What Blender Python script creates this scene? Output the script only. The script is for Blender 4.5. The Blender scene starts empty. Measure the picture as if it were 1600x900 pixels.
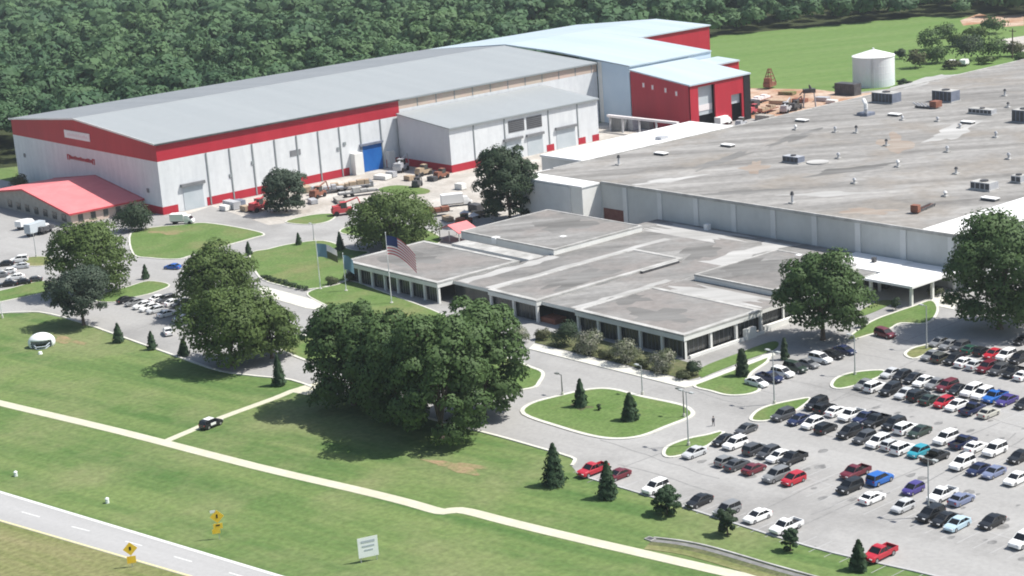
import bpy, bmesh, math, random
import numpy as np
from mathutils import Vector, Matrix
random.seed(7)
S = bpy.context.scene
COL = S.collection
PI = math.pi; HAZE = .00008
# ------------------------------------------------------------------ camera (metres, X along the sheds, Y across, Z up)
F, PITCH, ROLL, YAW = 2735.157, math.radians(14.55324), math.radians(-4.115726), math.radians(50.712834)
CAMH = 100.0
_f = np.array([math.cos(YAW)*math.cos(PITCH), math.sin(YAW)*math.cos(PITCH), -math.sin(PITCH)])
_r = np.array([math.sin(YAW), -math.cos(YAW), 0.0]); _u = np.cross(_r, _f)
_c, _s = math.cos(ROLL), math.sin(ROLL)
CR, CU, CF = _c*_r+_s*_u, -_s*_r+_c*_u, _f
MV = np.array([CR, CU, CF])
cd = bpy.data.cameras.new('camera'); cam = bpy.data.objects.new('camera', cd); COL.objects.link(cam)
cd.sensor_width = 36; cd.lens = F/1600*36; cd.clip_start = 1; cd.clip_end = 12000
cam.matrix_world = Matrix(((CR[0], CU[0], -CF[0], 0), (CR[1], CU[1], -CF[1], 0), (CR[2], CU[2], -CF[2], CAMH), (0, 0, 0, 1)))
S.camera = cam
def g(px, py, z=0.0):
    """survey: the spot on the level z that the photo shows at (px, py)"""
    d = MV.T @ np.array([(px-800)/F, -(py-450)/F, 1.0]); t = (z-CAMH)/d[2]
    return Vector((d[0]*t, d[1]*t, z))
def proj(x, y, z):
    v = MV @ np.array([x, y, z-CAMH]); return 800+F*v[0]/v[2], 450-F*v[1]/v[2], v[2]
# ------------------------------------------------------------------ materials
def lin(h):
    h = h.lstrip('#'); o = []
    for i in (0, 2, 4):
        c = int(h[i:i+2], 16)/255; o.append(c/12.92 if c <= .04045 else ((c+.055)/1.055)**2.4)
    return o
MATS = {}
def mat(name, c1, c2=None, scale=1.0, rough=.8, detail=6, stretch=(1, 1, 1), rot=0.0, c3=None, scale3=.1, metal=0.0, spec=.3, lo=.35, hi=.65, fine=None, bump=0, coord='pos', lo3=.45, hi3=.62, trans=0):
    m = bpy.data.materials.new(name); m.use_nodes = True; nt = m.node_tree; N = nt.nodes; L = nt.links
    b = N['Principled BSDF']; b.inputs['Roughness'].default_value = rough; b.inputs['Metallic'].default_value = metal
    b.inputs['Specular IOR Level'].default_value = spec
    MATS[name] = m
    c1 = list(c1)[:3]+[1]
    if c2 is None:
        b.inputs['Base Color'].default_value = c1; return m
    if coord == 'pos': src = N.new('ShaderNodeNewGeometry').outputs['Position']
    else: src = N.new('ShaderNodeTexCoord').outputs['Object']
    def noise(sc, det, st=(1, 1, 1), ro=0.0, off=0):
        m0 = N.new('ShaderNodeMapping'); m0.inputs['Rotation'].default_value = (0, 0, -ro); mp = N.new('ShaderNodeMapping'); mp.inputs['Scale'].default_value = st; mp.inputs['Location'].default_value = (off, off*.7, 0); L.new(src, m0.inputs[0])
        n = N.new('ShaderNodeTexNoise'); n.inputs['Scale'].default_value = sc; n.inputs['Detail'].default_value = det; n.inputs['Roughness'].default_value = .62
        L.new(m0.outputs[0], mp.inputs[0]); L.new(mp.outputs[0], n.inputs['Vector']); return n.outputs['Fac']
    def ramp(v, a, c):
        r = N.new('ShaderNodeMapRange'); r.inputs['From Min'].default_value = a; r.inputs['From Max'].default_value = c; L.new(v, r.inputs['Value']); return r.outputs[0]
    def mix(fac, A, B):
        x = N.new('ShaderNodeMix'); x.data_type = 'RGBA'
        L.new(fac, x.inputs['Factor'])
        for k, V in ((6, A), (7, B)):
            if isinstance(V, (list, tuple)): x.inputs[k].default_value = list(V)[:3]+[1]
            else: L.new(V, x.inputs[k])
        return x.outputs[2]
    nz = noise(scale, detail, stretch, rot)
    col = mix(ramp(nz, lo, hi), c1, list(c2))
    if c3 is not None: col = mix(ramp(noise(scale3, 4, (1, 1, 1), 0, 31), lo3, hi3), col, list(c3))
    if fine:
        fs, amt = fine
        x = N.new('ShaderNodeMix'); x.data_type = 'RGBA'; x.blend_type = 'MULTIPLY'; x.inputs['Factor'].default_value = 1
        mr = N.new('ShaderNodeMapRange'); mr.inputs['From Min'].default_value = .3; mr.inputs['From Max'].default_value = .7; mr.inputs['To Min'].default_value = 1-amt; mr.inputs['To Max'].default_value = 1+amt
        L.new(noise(fs, 3, (1, 1, 1), 0, 77), mr.inputs['Value']); L.new(col, x.inputs[6]); L.new(mr.outputs[0], x.inputs[7]); col = x.outputs[2]
    L.new(col, b.inputs['Base Color'])
    if bump:
        bp = N.new('ShaderNodeBump'); bp.inputs['Strength'].default_value = bump; bp.inputs['Distance'].default_value = .1; L.new(nz, bp.inputs['Height']); L.new(bp.outputs[0], b.inputs['Normal'])
    return m
def foliage(name, dark, light, tint, tscale=.25, species=False):
    m = bpy.data.materials.new(name); m.use_nodes = True; nt = m.node_tree; N = nt.nodes; L = nt.links; MATS[name] = m
    b = N['Principled BSDF']; b.inputs['Roughness'].default_value = .65; b.inputs['Specular IOR Level'].default_value = .25
    ge = N.new('ShaderNodeNewGeometry')
    n = N.new('ShaderNodeTexNoise'); n.inputs['Scale'].default_value = tscale; n.inputs['Detail'].default_value = 3
    L.new(ge.outputs['Position'], n.inputs['Vector'])
    def mx(A, B, fac):
        x = N.new('ShaderNodeMix'); x.data_type = 'RGBA'; L.new(fac, x.inputs['Factor'])
        for k, V in ((6, A), (7, B)):
            if isinstance(V, (list, tuple)): x.inputs[k].default_value = list(V)[:3]+[1]
            else: L.new(V, x.inputs[k])
        return x.outputs[2]
    c = mx(dark, light, ge.outputs['Random Per Island'])
    r = N.new('ShaderNodeMapRange'); r.inputs['From Min'].default_value = .42; r.inputs['From Max'].default_value = .62; L.new(n.outputs['Fac'], r.inputs['Value'])
    if species:
        at = N.new('ShaderNodeAttribute'); at.attribute_name = 'species'; mm = N.new('ShaderNodeMath'); mm.operation = 'MULTIPLY_ADD'; L.new(r.outputs[0], mm.inputs[0]); mm.inputs[1].default_value = .55; mq = N.new('ShaderNodeMath'); mq.operation = 'MULTIPLY'; mq.inputs[1].default_value = .5; L.new(at.outputs['Fac'], mq.inputs[0]); L.new(mq.outputs[0], mm.inputs[2]); c = mx(c, tint, mm.outputs[0])
    else: c = mx(c, tint, r.outputs[0])
    L.new(c, b.inputs['Base Color'])
    tr = N.new('ShaderNodeBsdfTranslucent'); L.new(c, tr.inputs['Color'])
    ms = N.new('ShaderNodeMixShader'); ms.inputs[0].default_value = .25
    L.new(b.outputs[0], ms.inputs[1]); L.new(tr.outputs[0], ms.inputs[2]); L.new(ms.outputs[0], N['Material Output'].inputs['Surface'])
    return m
WALKROT = math.atan2(-.98, .19)
mat('lawn', (.074, .136, .041), (.138, .190, .067), .13, .95, 9, (.12, 1.6, 1), WALKROT, c3=(.170, .196, .088), scale3=.034, spec=.1, fine=(.9, .20), lo=.36, hi=.62, lo3=.47, hi3=.66)
mat('verge', (.13, .16, .055), (.21, .20, .10), .1, .95, 8, (.2, 2, 1), WALKROT, spec=.1, fine=(1.1, .25))
mat('island_grass', (.092, .155, .044), (.130, .188, .066), .12, .95, 7, c3=(.17, .18, .08), scale3=.06, spec=.1, fine=(1.6, .22), lo3=.5, hi3=.7)
mat('meadow', (.105, .180, .050), (.140, .205, .070), .05, .95, 7, (.15, 2, 1), -.5, spec=.1, fine=(.35, .12))
mat('asphalt', (.285, .280, .272), (.345, .340, .332), .07, .9, 9, (.3, 1.3, 1), -1.45, c3=(.222, .218, .212), scale3=.035, spec=.2, fine=(1.2, .08), lo3=.5, hi3=.72)
mat('oil', (.15, .148, .145), (.23, .227, .222), .9, .6, 5)
mat('road', (.34, .337, .335), (.39, .387, .385), .08, .9, 6, (.1, 2.5, 1), WALKROT, spec=.2, fine=(1.3, .05))
mat('yard', (.33, .30, .265), (.50, .475, .44), .09, .9, 7, c3=(.36, .34, .31), scale3=.07, spec=.2, fine=(.9, .15), lo3=.5, hi3=.7)
mat('dirt', (.36, .25, .18), (.50, .40, .32), .10, .95, 7, c3=(.33, .18, .11), scale3=.06, spec=.1, fine=(.8, .2))
mat('red_soil', (.29, .205, .125), (.15, .18, .075), .22, .95, 7, spec=.1, fine=(1.5, .2))
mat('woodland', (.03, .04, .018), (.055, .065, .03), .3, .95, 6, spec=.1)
mat('mulch', (.075, .095, .042), (.13, .13, .07), .5, .95, 6, spec=.1, fine=(2, .3))
mat('concrete', (.52, .51, .455), (.60, .59, .535), .3, .85, 6, spec=.2, fine=(2, .08))
mat('path', (.47, .455, .355), (.55, .53, .42), .25, .85, 6, spec=.2, fine=(2, .07), c3=(.43, .405, .315), scale3=.08, lo3=.55, hi3=.8)
mat('white_line', (.58, .59, .58), (.68, .68, .66), .8, .8)
mat('worn_line', (.335, .333, .335), (.43, .43, .43), .5, .85, 6)
mat('yellow_line', (.66, .56, .25), (.70, .62, .36), .8, .8)
mat('steel_roof', (.285, .305, .315), (.310, .330, .338), .05, .55, 6, (3, .08, 1), 0, spec=.35, fine=(.5, .03))
mat('far_steel_roof', (.200, .214, .228), (.235, .248, .262), .05, .6, 6, (3, .12, 1), 0, spec=.35, fine=(.5, .06))
mat('pale_roof', (.395, .475, .525), (.45, .52, .565), .05, .5, 5, (3, .15, 1), 0, spec=.3)
mat('white_wall', (.585, .605, .625), (.665, .685, .70), .5, .6, 6, (1, 1, .12), 0, spec=.3, fine=(.6, .04))
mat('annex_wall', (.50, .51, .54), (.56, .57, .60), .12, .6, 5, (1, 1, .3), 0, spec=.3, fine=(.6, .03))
mat('blue_wall', (.47, .58, .68), (.53, .63, .72), .1, .6, 4, spec=.3)
mat('red_cladding', (.36, .018, .034), (.42, .024, .042), .2, .5, 5, (1, 1, .2), 0, spec=.3)
mat('red_trim', (.42, .05, .06), (.5, .07, .08), .3, .6)
mat('tan_band', (.47, .38, .31), (.54, .46, .38), .2, .7, 5, c3=(.55, .42, .36), scale3=.1)
mat('seam', (.24, .265, .275))
mat('pink_roof', (.64, .185, .195), (.70, .22, .225), .3, .6, 5)
mat('stone_wall', (.30, .28, .25), (.38, .36, .33), .6, .85, 6)
mat('factory_roof', (.150, .144, .136), (.340, .330, .317), .075, .9, 10, (.22, 1.6, 1), -.68, c3=(.235, .215, .192), scale3=.04, spec=.2, fine=(.5, .13), lo=.34, hi=.66, lo3=.5, hi3=.66)
mat('pale_stain', (.30, .295, .285), (.45, .445, .435), .12, .9, 9, (.25, 1.6, 1), -.68, spec=.2)
mat('dark_stain', (.115, .112, .107), (.215, .211, .204), .12, .9, 9, (.25, 1.6, 1), -.68, spec=.2)
mat('brown_stain', (.235, .185, .15), (.32, .285, .25), .16, .9, 9, (.3, 1.6, 1), -.68, spec=.1)
mat('office_roof', (.115, .112, .107), (.290, .284, .275), .12, .9, 10, (.25, 1.5, 1), -.6, c3=(.225, .208, .197), scale3=.06, spec=.2, fine=(.7, .12), lo=.32, hi=.68)
mat('roof_rim', (.30, .295, .28), (.47, .465, .45), .25, .85, 8, fine=(1, .12))
mat('white_membrane', (.76, .76, .75), (.82, .82, .81), .2, .7, 5)
mat('factory_wall', (.47, .485, .475), (.55, .565, .555), .08, .7, 5, (1, 1, .3), 0, fine=(.4, .04))
mat('wall_rib', (.58, .59, .585), (.64, .65, .645), .3, .7)
mat('office_white', (.66, .66, .63), (.73, .73, .705), .3, .75, 5)
mat('dark_glass', (.028, .032, .033), (.055, .060, .058), .4, .18, 3, spec=.5)
mat('blind_glass', (.055, .056, .053), (.085, .085, .08), .4, .25, 3, spec=.5)
mat('louvre', (.16, .165, .175), (.21, .215, .225), .5, .6)
mat('grey_door', (.42, .47, .50), (.48, .52, .55), .3, .5)
mat('blue_door', (.012, .10, .36), (.02, .14, .44), .3, .45)
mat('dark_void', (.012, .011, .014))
mat('tank_steel', (.68, .74, .77), (.73, .78, .80), .15, .5, 5, (1, 1, .2), 0)
mat('tank_top', (.70, .73, .72), (.76, .78, .77), .2, .6)
mat('galvanised', (.38, .39, .42), (.50, .51, .53), .8, .5, 4, metal=.2)
mat('blue_grey_metal', (.14, .16, .21), (.20, .22, .28), .6, .5, 4)
mat('dark_metal', (.05, .05, .055), (.09, .09, .095), .8, .6, 4)
mat('rust_metal', (.20, .075, .05), (.27, .12, .08), .9, .75, 5)
mat('bark', (.09, .07, .052), (.15, .12, .095), 2, .9, 6)
mat('timber', (.33, .25, .17), (.42, .33, .24), 1, .85, 5)
mat('dark_brick', (.13, .05, .045), (.18, .08, .065), .8, .85, 5)
mat('brick', (.22, .085, .055), (.28, .12, .085), .8, .85, 5)
mat('skin', (.40, .25, .18)); mat('cloth_dark', (.03, .033, .045)); mat('cloth_grey', (.12, .12, .13)); mat('hair', (.03, .022, .018))
mat('flag_red', (.50, .10, .12)); mat('flag_white', (.72, .68, .68)); mat('flag_blue', (.02, .035, .12)); mat('flag_teal', (.12, .22, .28))
mat('sign_white', (.74, .78, .78), (.80, .83, .83), .5, .6); mat('sign_yellow', (.78, .50, .03), (.82, .56, .06), .8, .5); mat('sign_orange', (.62, .26, .04)); mat('sign_grey', (.42, .47, .52)); mat('black', (.015, .015, .015))
mat('pole_grey', (.34, .36, .36), (.42, .44, .44), 1, .5); mat('pole_white', (.62, .65, .65), (.7, .72, .72), 1, .5); mat('pole_dark', (.10, .11, .10), (.15, .16, .15), 1, .5)
mat('glass', (.012, .014, .017), rough=.12, spec=.5); mat('tyre', (.018, .018, .019), rough=.85); mat('hub', (.35, .35, .36), rough=.4, metal=.5)
mat('lamp_clear', (.7, .7, .7), rough=.2); mat('lamp_red', (.4, .02, .02), rough=.3)
foliage('leaf_oak', (.054, .098, .034), (.092, .152, .050), (.074, .126, .042))
foliage('leaf_bright', (.066, .108, .030), (.112, .165, .047), (.090, .136, .040))
foliage('leaf_blue', (.044, .066, .046), (.080, .108, .072), (.060, .088, .058))
foliage('leaf_dark', (.028, .052, .028), (.056, .088, .044), (.042, .068, .036))
foliage('leaf_conifer', (.030, .062, .030), (.058, .102, .050), (.044, .082, .040))
foliage('leaf_forest', (.042, .094, .047), (.062, .125, .058), (.098, .172, .070), .015, True)
foliage('leaf_shrub', (.055, .068, .034), (.11, .12, .062), (.08, .10, .045))
foliage('leaf_bloom', (.085, .105, .055), (.36, .35, .29), (.12, .145, .075), .6)
foliage('leaf_olive', (.065, .072, .036), (.12, .125, .06), (.09, .10, .045))
CARCOL = {'white': (.80, .80, .79), 'silver': (.50, .51, .52), 'grey': (.20, .205, .21), 'dark grey': (.065, .068, .074), 'black': (.016, .017, .019), 'navy': (.018, .026, .075), 'blue': (.02, .12, .42), 'light blue': (.42, .55, .63), 'teal': (.03, .28, .36), 'blue grey': (.17, .20, .31), 'purple': (.06, .045, .20), 'maroon': (.13, .018, .028), 'red': (.42, .02, .035), 'green': (.02, .075, .05), 'dark green': (.028, .045, .034), 'olive': (.06, .058, .042), 'beige': (.44, .43, .38)}
for k, c in CARCOL.items(): mat('paint_'+k.replace(' ', '_'), c, rough=.28, spec=.5)
# ------------------------------------------------------------------ object helpers
def tag(o, label=None, cat=None, group=None, kind=None):
    if label: o['label'] = label
    if cat: o['category'] = cat
    if group: o['group'] = group
    if kind: o['kind'] = kind
    return o
def thing(name, label, cat, loc=(0, 0, 0), rz=0.0, group=None):
    o = bpy.data.objects.new(name, None); COL.objects.link(o); o.location = loc; o.rotation_euler = (0, 0, rz); o.empty_display_size = .5
    return tag(o, label, cat, group)
class MB:
    def __init__(s): s.v = []; s.f = []; s.m = []; s.mats = []
    def mi(s, m):
        if m not in s.mats: s.mats.append(m)
        return s.mats.index(m)
    def add(s, vs, fs, m):
        o = len(s.v); s.v += [tuple(v) for v in vs]; k = s.mi(m)
        for f in fs: s.f.append([i+o for i in f]); s.m.append(k)
        return s
    def box(s, x0, x1, y0, y1, z0, z1, m, top=None, bottom=True):
        vs = [(x0, y0, z0), (x1, y0, z0), (x1, y1, z0), (x0, y1, z0), (x0, y0, z1), (x1, y0, z1), (x1, y1, z1), (x0, y1, z1)]
        fs = [(0, 1, 5, 4), (1, 2, 6, 5), (2, 3, 7, 6), (3, 0, 4, 7)]
        if bottom: fs.append((3, 2, 1, 0))
        s.add(vs, fs, m); o = len(s.v)-8
        s.f.append([o+4, o+5, o+6, o+7]); s.m.append(s.mi(top or m)); return s
    def bar(s, a, b, r, m, n=6, r2=None):
        a = Vector(a); b = Vector(b); r2 = r if r2 is None else r2; d = (b-a).normalized()
        t = Vector((0, 0, 1)) if abs(d.z) < .9 else Vector((1, 0, 0)); u = d.cross(t).normalized(); w = d.cross(u)
        vs = []
        for p, q in ((a, r), (b, r2)):
            for i in range(n): an = 2*PI*i/n; vs.append(p+u*math.cos(an)*q+w*math.sin(an)*q)
        fs = [(i, (i+1) % n, n+(i+1) % n, n+i) for i in range(n)]+[tuple(range(n-1, -1, -1)), tuple(range(n, 2*n))]
        return s.add(vs, fs, m)
    def prism(s, pts, z0, z1, m, side=None):
        n = len(pts); area = sum(pts[i][0]*pts[(i+1) % n][1]-pts[(i+1) % n][0]*pts[i][1] for i in range(n))
        if area < 0: pts = pts[::-1]
        vs = [(p[0], p[1], z0) for p in pts]+[(p[0], p[1], z1) for p in pts]
        s.add(vs, [(i, (i+1) % n, n+(i+1) % n, n+i) for i in range(n)], side or m); o = len(s.v)-2*n
        s.f.append([o+n+i for i in range(n)]); s.m.append(s.mi(m)); return s
    def loft(s, secs, m, caps=True):
        """secs: list of rings (same count)"""
        n = len(secs[0]); vs = [p for r in secs for p in r]; fs = []
        for k in range(len(secs)-1):
            for i in range(n): fs.append((k*n+i, k*n+(i+1) % n, (k+1)*n+(i+1) % n, (k+1)*n+i))
        if caps: fs += [tuple(range(n-1, -1, -1)), tuple(range((len(secs)-1)*n, len(secs)*n))]
        return s.add(vs, fs, m)
    def build(s, name, parent=None, loc=None, smooth=False, local=False):
        me = bpy.data.meshes.new(name); off = Vector((0, 0, 0))
        if parent is not None and not local:
            off = Vector(parent.location)
            if parent.parent is not None: off += Vector(parent.parent.location)
        elif loc is not None: off = Vector(loc)
        me.from_pydata([tuple(Vector(v)-off) for v in s.v], [], s.f); 
        for m in s.mats: me.materials.append(MATS[m])
        me.polygons.foreach_set('material_index', s.m)
        if smooth: me.polygons.foreach_set('use_smooth', [True]*len(s.f))
        me.update(); bm = bmesh.new(); bm.from_mesh(me); bmesh.ops.recalc_face_normals(bm, faces=bm.faces); bm.to_mesh(me); bm.free()
        o = bpy.data.objects.new(name, me); COL.objects.link(o)
        if parent is not None: o.parent = parent
        elif loc is not None: o.location = loc
        return o
def boxes(name, parent, L, m, local=False):
    for b in L: q = MB(); q.box(*b, m); q.build(name, parent, local=local)
def struct(name, mb, label): return tag(mb.build(name), label, kind='structure')
def smoothline(pts, closed=False, sub=5):
    P = [Vector((p[0], p[1], 0)) for p in pts]; n = len(P); out = []
    for i in range(n if closed else n-1):
        a, b, c, d = (P[(i-1) % n], P[i], P[(i+1) % n], P[(i+2) % n]) if closed else (P[max(i-1, 0)], P[i], P[i+1], P[min(i+2, n-1)])
        for k in range(sub):
            t = k/sub; out.append(.5*((2*b)+(c-a)*t+(2*a-5*b+4*c-d)*t*t+(3*b-a-3*c+d)*t**3))
    if not closed: out.append(P[-1])
    return out
def offset(pts, w, closed):
    n = len(pts); out = []
    for i in range(n):
        a = pts[(i-1) % n] if (closed or i > 0) else pts[i]; b = pts[(i+1) % n] if (closed or i < n-1) else pts[i]
        d = Vector((b[0]-a[0], b[1]-a[1], 0)); d = d.normalized() if d.length > 1e-6 else Vector((1, 0, 0)); out.append(Vector((pts[i][0]-d.y*w, pts[i][1]+d.x*w, 0)))
    return out
def ribbon(mb, pts, w0, w1, z0, z1, m, closed=False):
    A = offset(pts, w0, closed); B = offset(pts, w1, closed); n = len(pts); rings = []
    for a, b in zip(A, B): rings.append([(a.x, a.y, z0), (a.x, a.y, z1), (b.x, b.y, z1), (b.x, b.y, z0)])
    if closed: rings.append(rings[0])
    mb.loft(rings, m, caps=not closed); return mb
def px(L, z=0.0): return [g(x, y, z) for x, y in L]
# ------------------------------------------------------------------ light
SUN_AZ, SUN_EL = math.radians(-40), math.radians(56)   # azimuth from +X
sd = bpy.data.lights.new('sun', 'SUN'); sd.energy = 4.9; sd.angle = math.radians(.53); sd.color = (1, .965, .90)
so = bpy.data.objects.new('sun', sd); COL.objects.link(so)
svec = Vector((math.cos(SUN_AZ)*math.cos(SUN_EL), math.sin(SUN_AZ)*math.cos(SUN_EL), math.sin(SUN_EL)))
so.rotation_euler = svec.to_track_quat('Z', 'Y').to_euler(); so.location = (300, 200, 300)
W = bpy.data.worlds.new('World'); S.world = W; W.use_nodes = True
sk = W.node_tree.nodes.new('ShaderNodeTexSky'); sk.sky_type = 'NISHITA'; sk.sun_disc = False; sk.sun_elevation = SUN_EL; sk.sun_rotation = PI/2-SUN_AZ; sk.altitude = 100; sk.air_density = 1.2; sk.dust_density = 2.0
bg = W.node_tree.nodes['Background']; W.node_tree.links.new(sk.outputs[0], bg.inputs[0]); bg.inputs[1].default_value = .095
vs = S.view_settings; vs.view_transform = 'Standard'; vs.look = 'None'; vs.gamma = 1; vs.use_curve_mapping = False; vs.exposure = .45
S.render.engine = 'CYCLES'; S.cycles.filter_width = 1.9; S.cycles.max_bounces = 5; S.cycles.diffuse_bounces = 3; S.cycles.transmission_bounces = 2
# ------------------------------------------------------------------ ground
gm = MB(); gm.add([(-3000, -3000, 0), (6000, -3000, 0), (6000, 6000, 0), (-3000, 6000, 0)], [(0, 1, 2, 3)], 'lawn'); struct('lawn', gm, 'wide mown lawn running round the whole site')
fm = MB(); fm.add([(300, 560, .01), (470, 470, .01), (450, 352, .01), (900, 352, .01), (1200, 352, .01), (1200, 900, .01), (300, 900, .01)], [tuple(range(7))], 'meadow'); struct('meadow', fm, 'bright green mown field behind the storage tank')
# asphalt that carries the lots, drives and the loop
front = px([(-90, 492), (0, 490), (60, 488), (120, 502), (200, 530), (290, 562), (345, 580), (400, 588), (455, 594), (505, 612), (560, 622), (640, 646), (775, 681), (835, 698), (895, 716), (893, 728), (905, 743), (1000, 771), (1110, 806), (1200, 835), (1300, 864), (1425, 892), (1520, 915), (1760, 975)])
poly = [(p.x, p.y) for p in front]+[(250, 100), (330, 150), (330, 214), (560, 214), (560, 380), (470, 420), (430, 440), (400, 450), (236, 452), (236, 552), (226, 640), (150, 640)]
am = MB(); am.add([(x, y, .025) for x, y in poly], [tuple(range(len(poly)))], 'asphalt'); struct('parking_lot', am, 'pale grey asphalt of the car parks and drives')
ym = MB(); yp = px([(330, 322), (420, 352), (520, 340), (560, 325), (640, 316), (700, 342), (740, 372), (800, 352), (860, 330), (900, 262)])
yp = [(p.x, p.y) for p in yp]+[(318, 372), (380, 372), (400, 405), (440, 405), (400, 447), (240, 447), (238, 440)]
ym.add([(x, y, .045) for x, y in yp], [tuple(range(len(yp)))], 'yard'); struct('concrete_yard', ym, 'bleached concrete yard in front of the white warehouse')
dm = MB(); dp = [(446, 352.5), (560, 352.5), (560, 380), (497, 404), (500, 425), (492, 450), (455, 462), (441, 432), (441, 372), (380, 372.6), (380, 352.5)]
dm.add([(x, y, .05) for x, y in dp], [tuple(range(len(dp)))], 'dirt'); struct('dirt_yard', dm, 'bare brown storage yard behind the long flat roof')
rm = MB(); tp = [g(-160, 719), g(0, 767), g(400, 887), g(560, 935), g(700, 977)]; bp_ = [g(-160, 765), g(0, 815), g(290, 900), g(420, 938), g(560, 980)]
rp = [(p.x, p.y) for p in tp]+[(p.x, p.y) for p in bp_[::-1]]
rm.add([(x, y, .03) for x, y in rp], [tuple(range(len(rp)))], 'road'); struct('road', rm, 'grey highway carriageway at the lower left corner')
vm = MB(); vp = [(p.x, p.y) for p in bp_]+[(60, 130), (40, 320)]
vm.add([(x, y, .015) for x, y in vp], [tuple(range(len(vp)))], 'verge'); struct('verge', vm, 'dry grass strip beyond the yellow road line')
lm = MB(); ribbon(lm, tp, -.05, -.65, .04, .045, 'white_line'); ribbon(lm, bp_, .45, .15, .04, .045, 'yellow_line')
cen = [a.lerp(b, .58) for a, b in ((g(0, 767), g(0, 812)), (g(400, 887), g(395, 934)))]
for a, b in (((34, 800), (62, 808)), ((112, 823), (140, 830)), ((196, 846), (222, 853)), ((272, 870), (300, 878)), ((358, 895), (388, 904)), ((-40, 779), (-12, 787))):
    ribbon(lm, [g(*a), g(*b)], .12, -.12, .04, .045, 'white_line')
struct('road_marking', lm, 'white dashes, white edge line and yellow edge line on the highway')
wl = smoothline(px([(-120, 600), (0, 630), (190, 675), (400, 729), (560, 766), (640, 786), (686, 799), (705, 798), (730, 799), (800, 817), (900, 841), (1000, 864), (1100, 887), (1162, 901), (1300, 932)]), False, 3)
pm = MB(); ribbon(pm, wl, 1.15, -1.15, 0, .05, 'path'); struct('path', pm, 'long pale concrete path crossing the front lawn')
bl = smoothline(px([(258, 690), (305, 670), (345, 653), (430, 622), (466, 608), (505, 604)]), False, 3)
pm = MB(); ribbon(pm, bl, .85, -.85, 0, .056, 'path'); pm.prism(px([(450, 612), (470, 604), (506, 596), (508, 613), (478, 617)]), 0, .062, 'path'); struct('path', pm, 'short pale path branching up towards the big trees')
# --- grass areas lying in the asphalt, each with a kerb
def island(name, label, pts, kerb=.45, m='island_grass', sub=4, h=.14):
    P = smoothline(px(pts), True, sub)
    n = len(P); ar = sum(P[i].x*P[(i+1) % n].y-P[(i+1) % n].x*P[i].y for i in range(n))
    if ar < 0: P = P[::-1]
    mb = MB(); mb.prism([(p.x, p.y) for p in P], 0, h, m); o = struct(name, mb, label)
    if kerb:
        kb = MB(); ribbon(kb, P, -kerb, -.01, 0, h+.03, 'concrete', True); struct('kerb', kb, 'pale concrete kerb round '+label)
    return o
island('grass_island', 'kerbed grass island inside the turning loop', [(822, 647), (832, 632), (875, 620), (922, 610), (957, 610), (1000, 621), (1057, 633), (1075, 641), (1076, 651), (1037, 667), (1000, 681), (962, 685), (925, 680), (875, 666)], .8)
island('grass_island', 'small grass island ending the first double car row', [(1040, 709), (1047, 698), (1076, 687), (1106, 681), (1128, 676), (1108, 694), (1095, 700), (1068, 710), (1047, 714)], .6)
island('grass_island', 'small grass island ending the second double car row', [(1176, 655), (1186, 643), (1208, 634), (1246, 626), (1264, 624), (1246, 639), (1225, 648), (1204, 656), (1186, 658)], .6)
island('grass_island', 'small grass island ending the third double car row', [(1302, 602), (1311, 591), (1337, 583), (1377, 580), (1376, 587), (1352, 597), (1325, 605), (1309, 607)], .6)
island('grass_island', 'worn grass island ending the fourth double car row', [(1417, 554), (1426, 546), (1444, 541), (1466, 536), (1456, 547), (1442, 555), (1427, 560)], .6, 'verge')
island('grass_plot', 'curved grass plot at the office corner', [(1087, 603), (1118, 590), (1151, 577), (1180, 566), (1198, 556), (1196, 566), (1172, 583), (1168, 596), (1184, 607), (1178, 613), (1160, 617), (1136, 617), (1113, 611)], .6)
island('grass_plot', 'grass strip between the footway and the office side wall', [(1095, 590), (1097, 575), (1150, 554), (1200, 536), (1216, 536), (1208, 547), (1160, 565), (1112, 584)], 0)
island('grass_plot', 'grass plot with a worn edge beside the white canopy', [(1325, 531), (1362, 504), (1400, 489), (1430, 479), (1455, 471), (1463, 486), (1447, 505), (1407, 505), (1388, 514), (1355, 524)], .5)
island('grass_plot', 'short grass strip in front of the canopy entrance', [(1338, 491), (1373, 471), (1396, 473), (1352, 493)], 0)
island('grass_plot', 'grass plot in front of the warehouse door', [(206, 365), (240, 356), (285, 352), (320, 349), (375, 357), (411, 366), (395, 372), (352, 384), (300, 399), (275, 405), (235, 403), (210, 397)], .5)
island('grass_plot', 'bright grass plot under the flagpoles', [(392, 398), (420, 390), (455, 382), (505, 377), (548, 391), (575, 395), (548, 408), (538, 440), (480, 452), (440, 446), (407, 433)], .5)
island('grass_plot', 'small grass triangle beside the yard drive', [(447, 347), (485, 337), (522, 335), (515, 345), (485, 351)], .4)
island('grass_plot', 'grass corner below the round bushy tree', [(532, 363), (560, 352), (640, 352), (690, 375), (640, 389), (575, 373)], .4)
island('grass_plot', 'grass patch in the warehouse yard', [(590, 297), (620, 290), (668, 296), (665, 303), (625, 304)], 0)
island('grass_plot', 'grass plot behind the big oak cluster', [(425, 538), (447, 523), (485, 527), (560, 540), (700, 548), (790, 560), (825, 574), (845, 583), (840, 597), (826, 607), (760, 612), (660, 603), (560, 584), (492, 567)], .7)
island('grass_plot', 'grass strip below the left car park', [(-60, 462), (0, 455), (65, 440), (98, 447), (80, 455), (0, 472), (-60, 484)], .4)
island('grass_plot', 'worn grass island inside the left car park', [(37, 412), (45, 403), (72, 402), (84, 408), (70, 415), (48, 416)], .3, 'verge')
island('grass_plot', 'grass wedge behind the left tree pair', [(150, 470), (168, 457), (200, 449), (232, 440), (264, 446), (238, 458), (208, 465), (180, 472)], .3)
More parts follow.
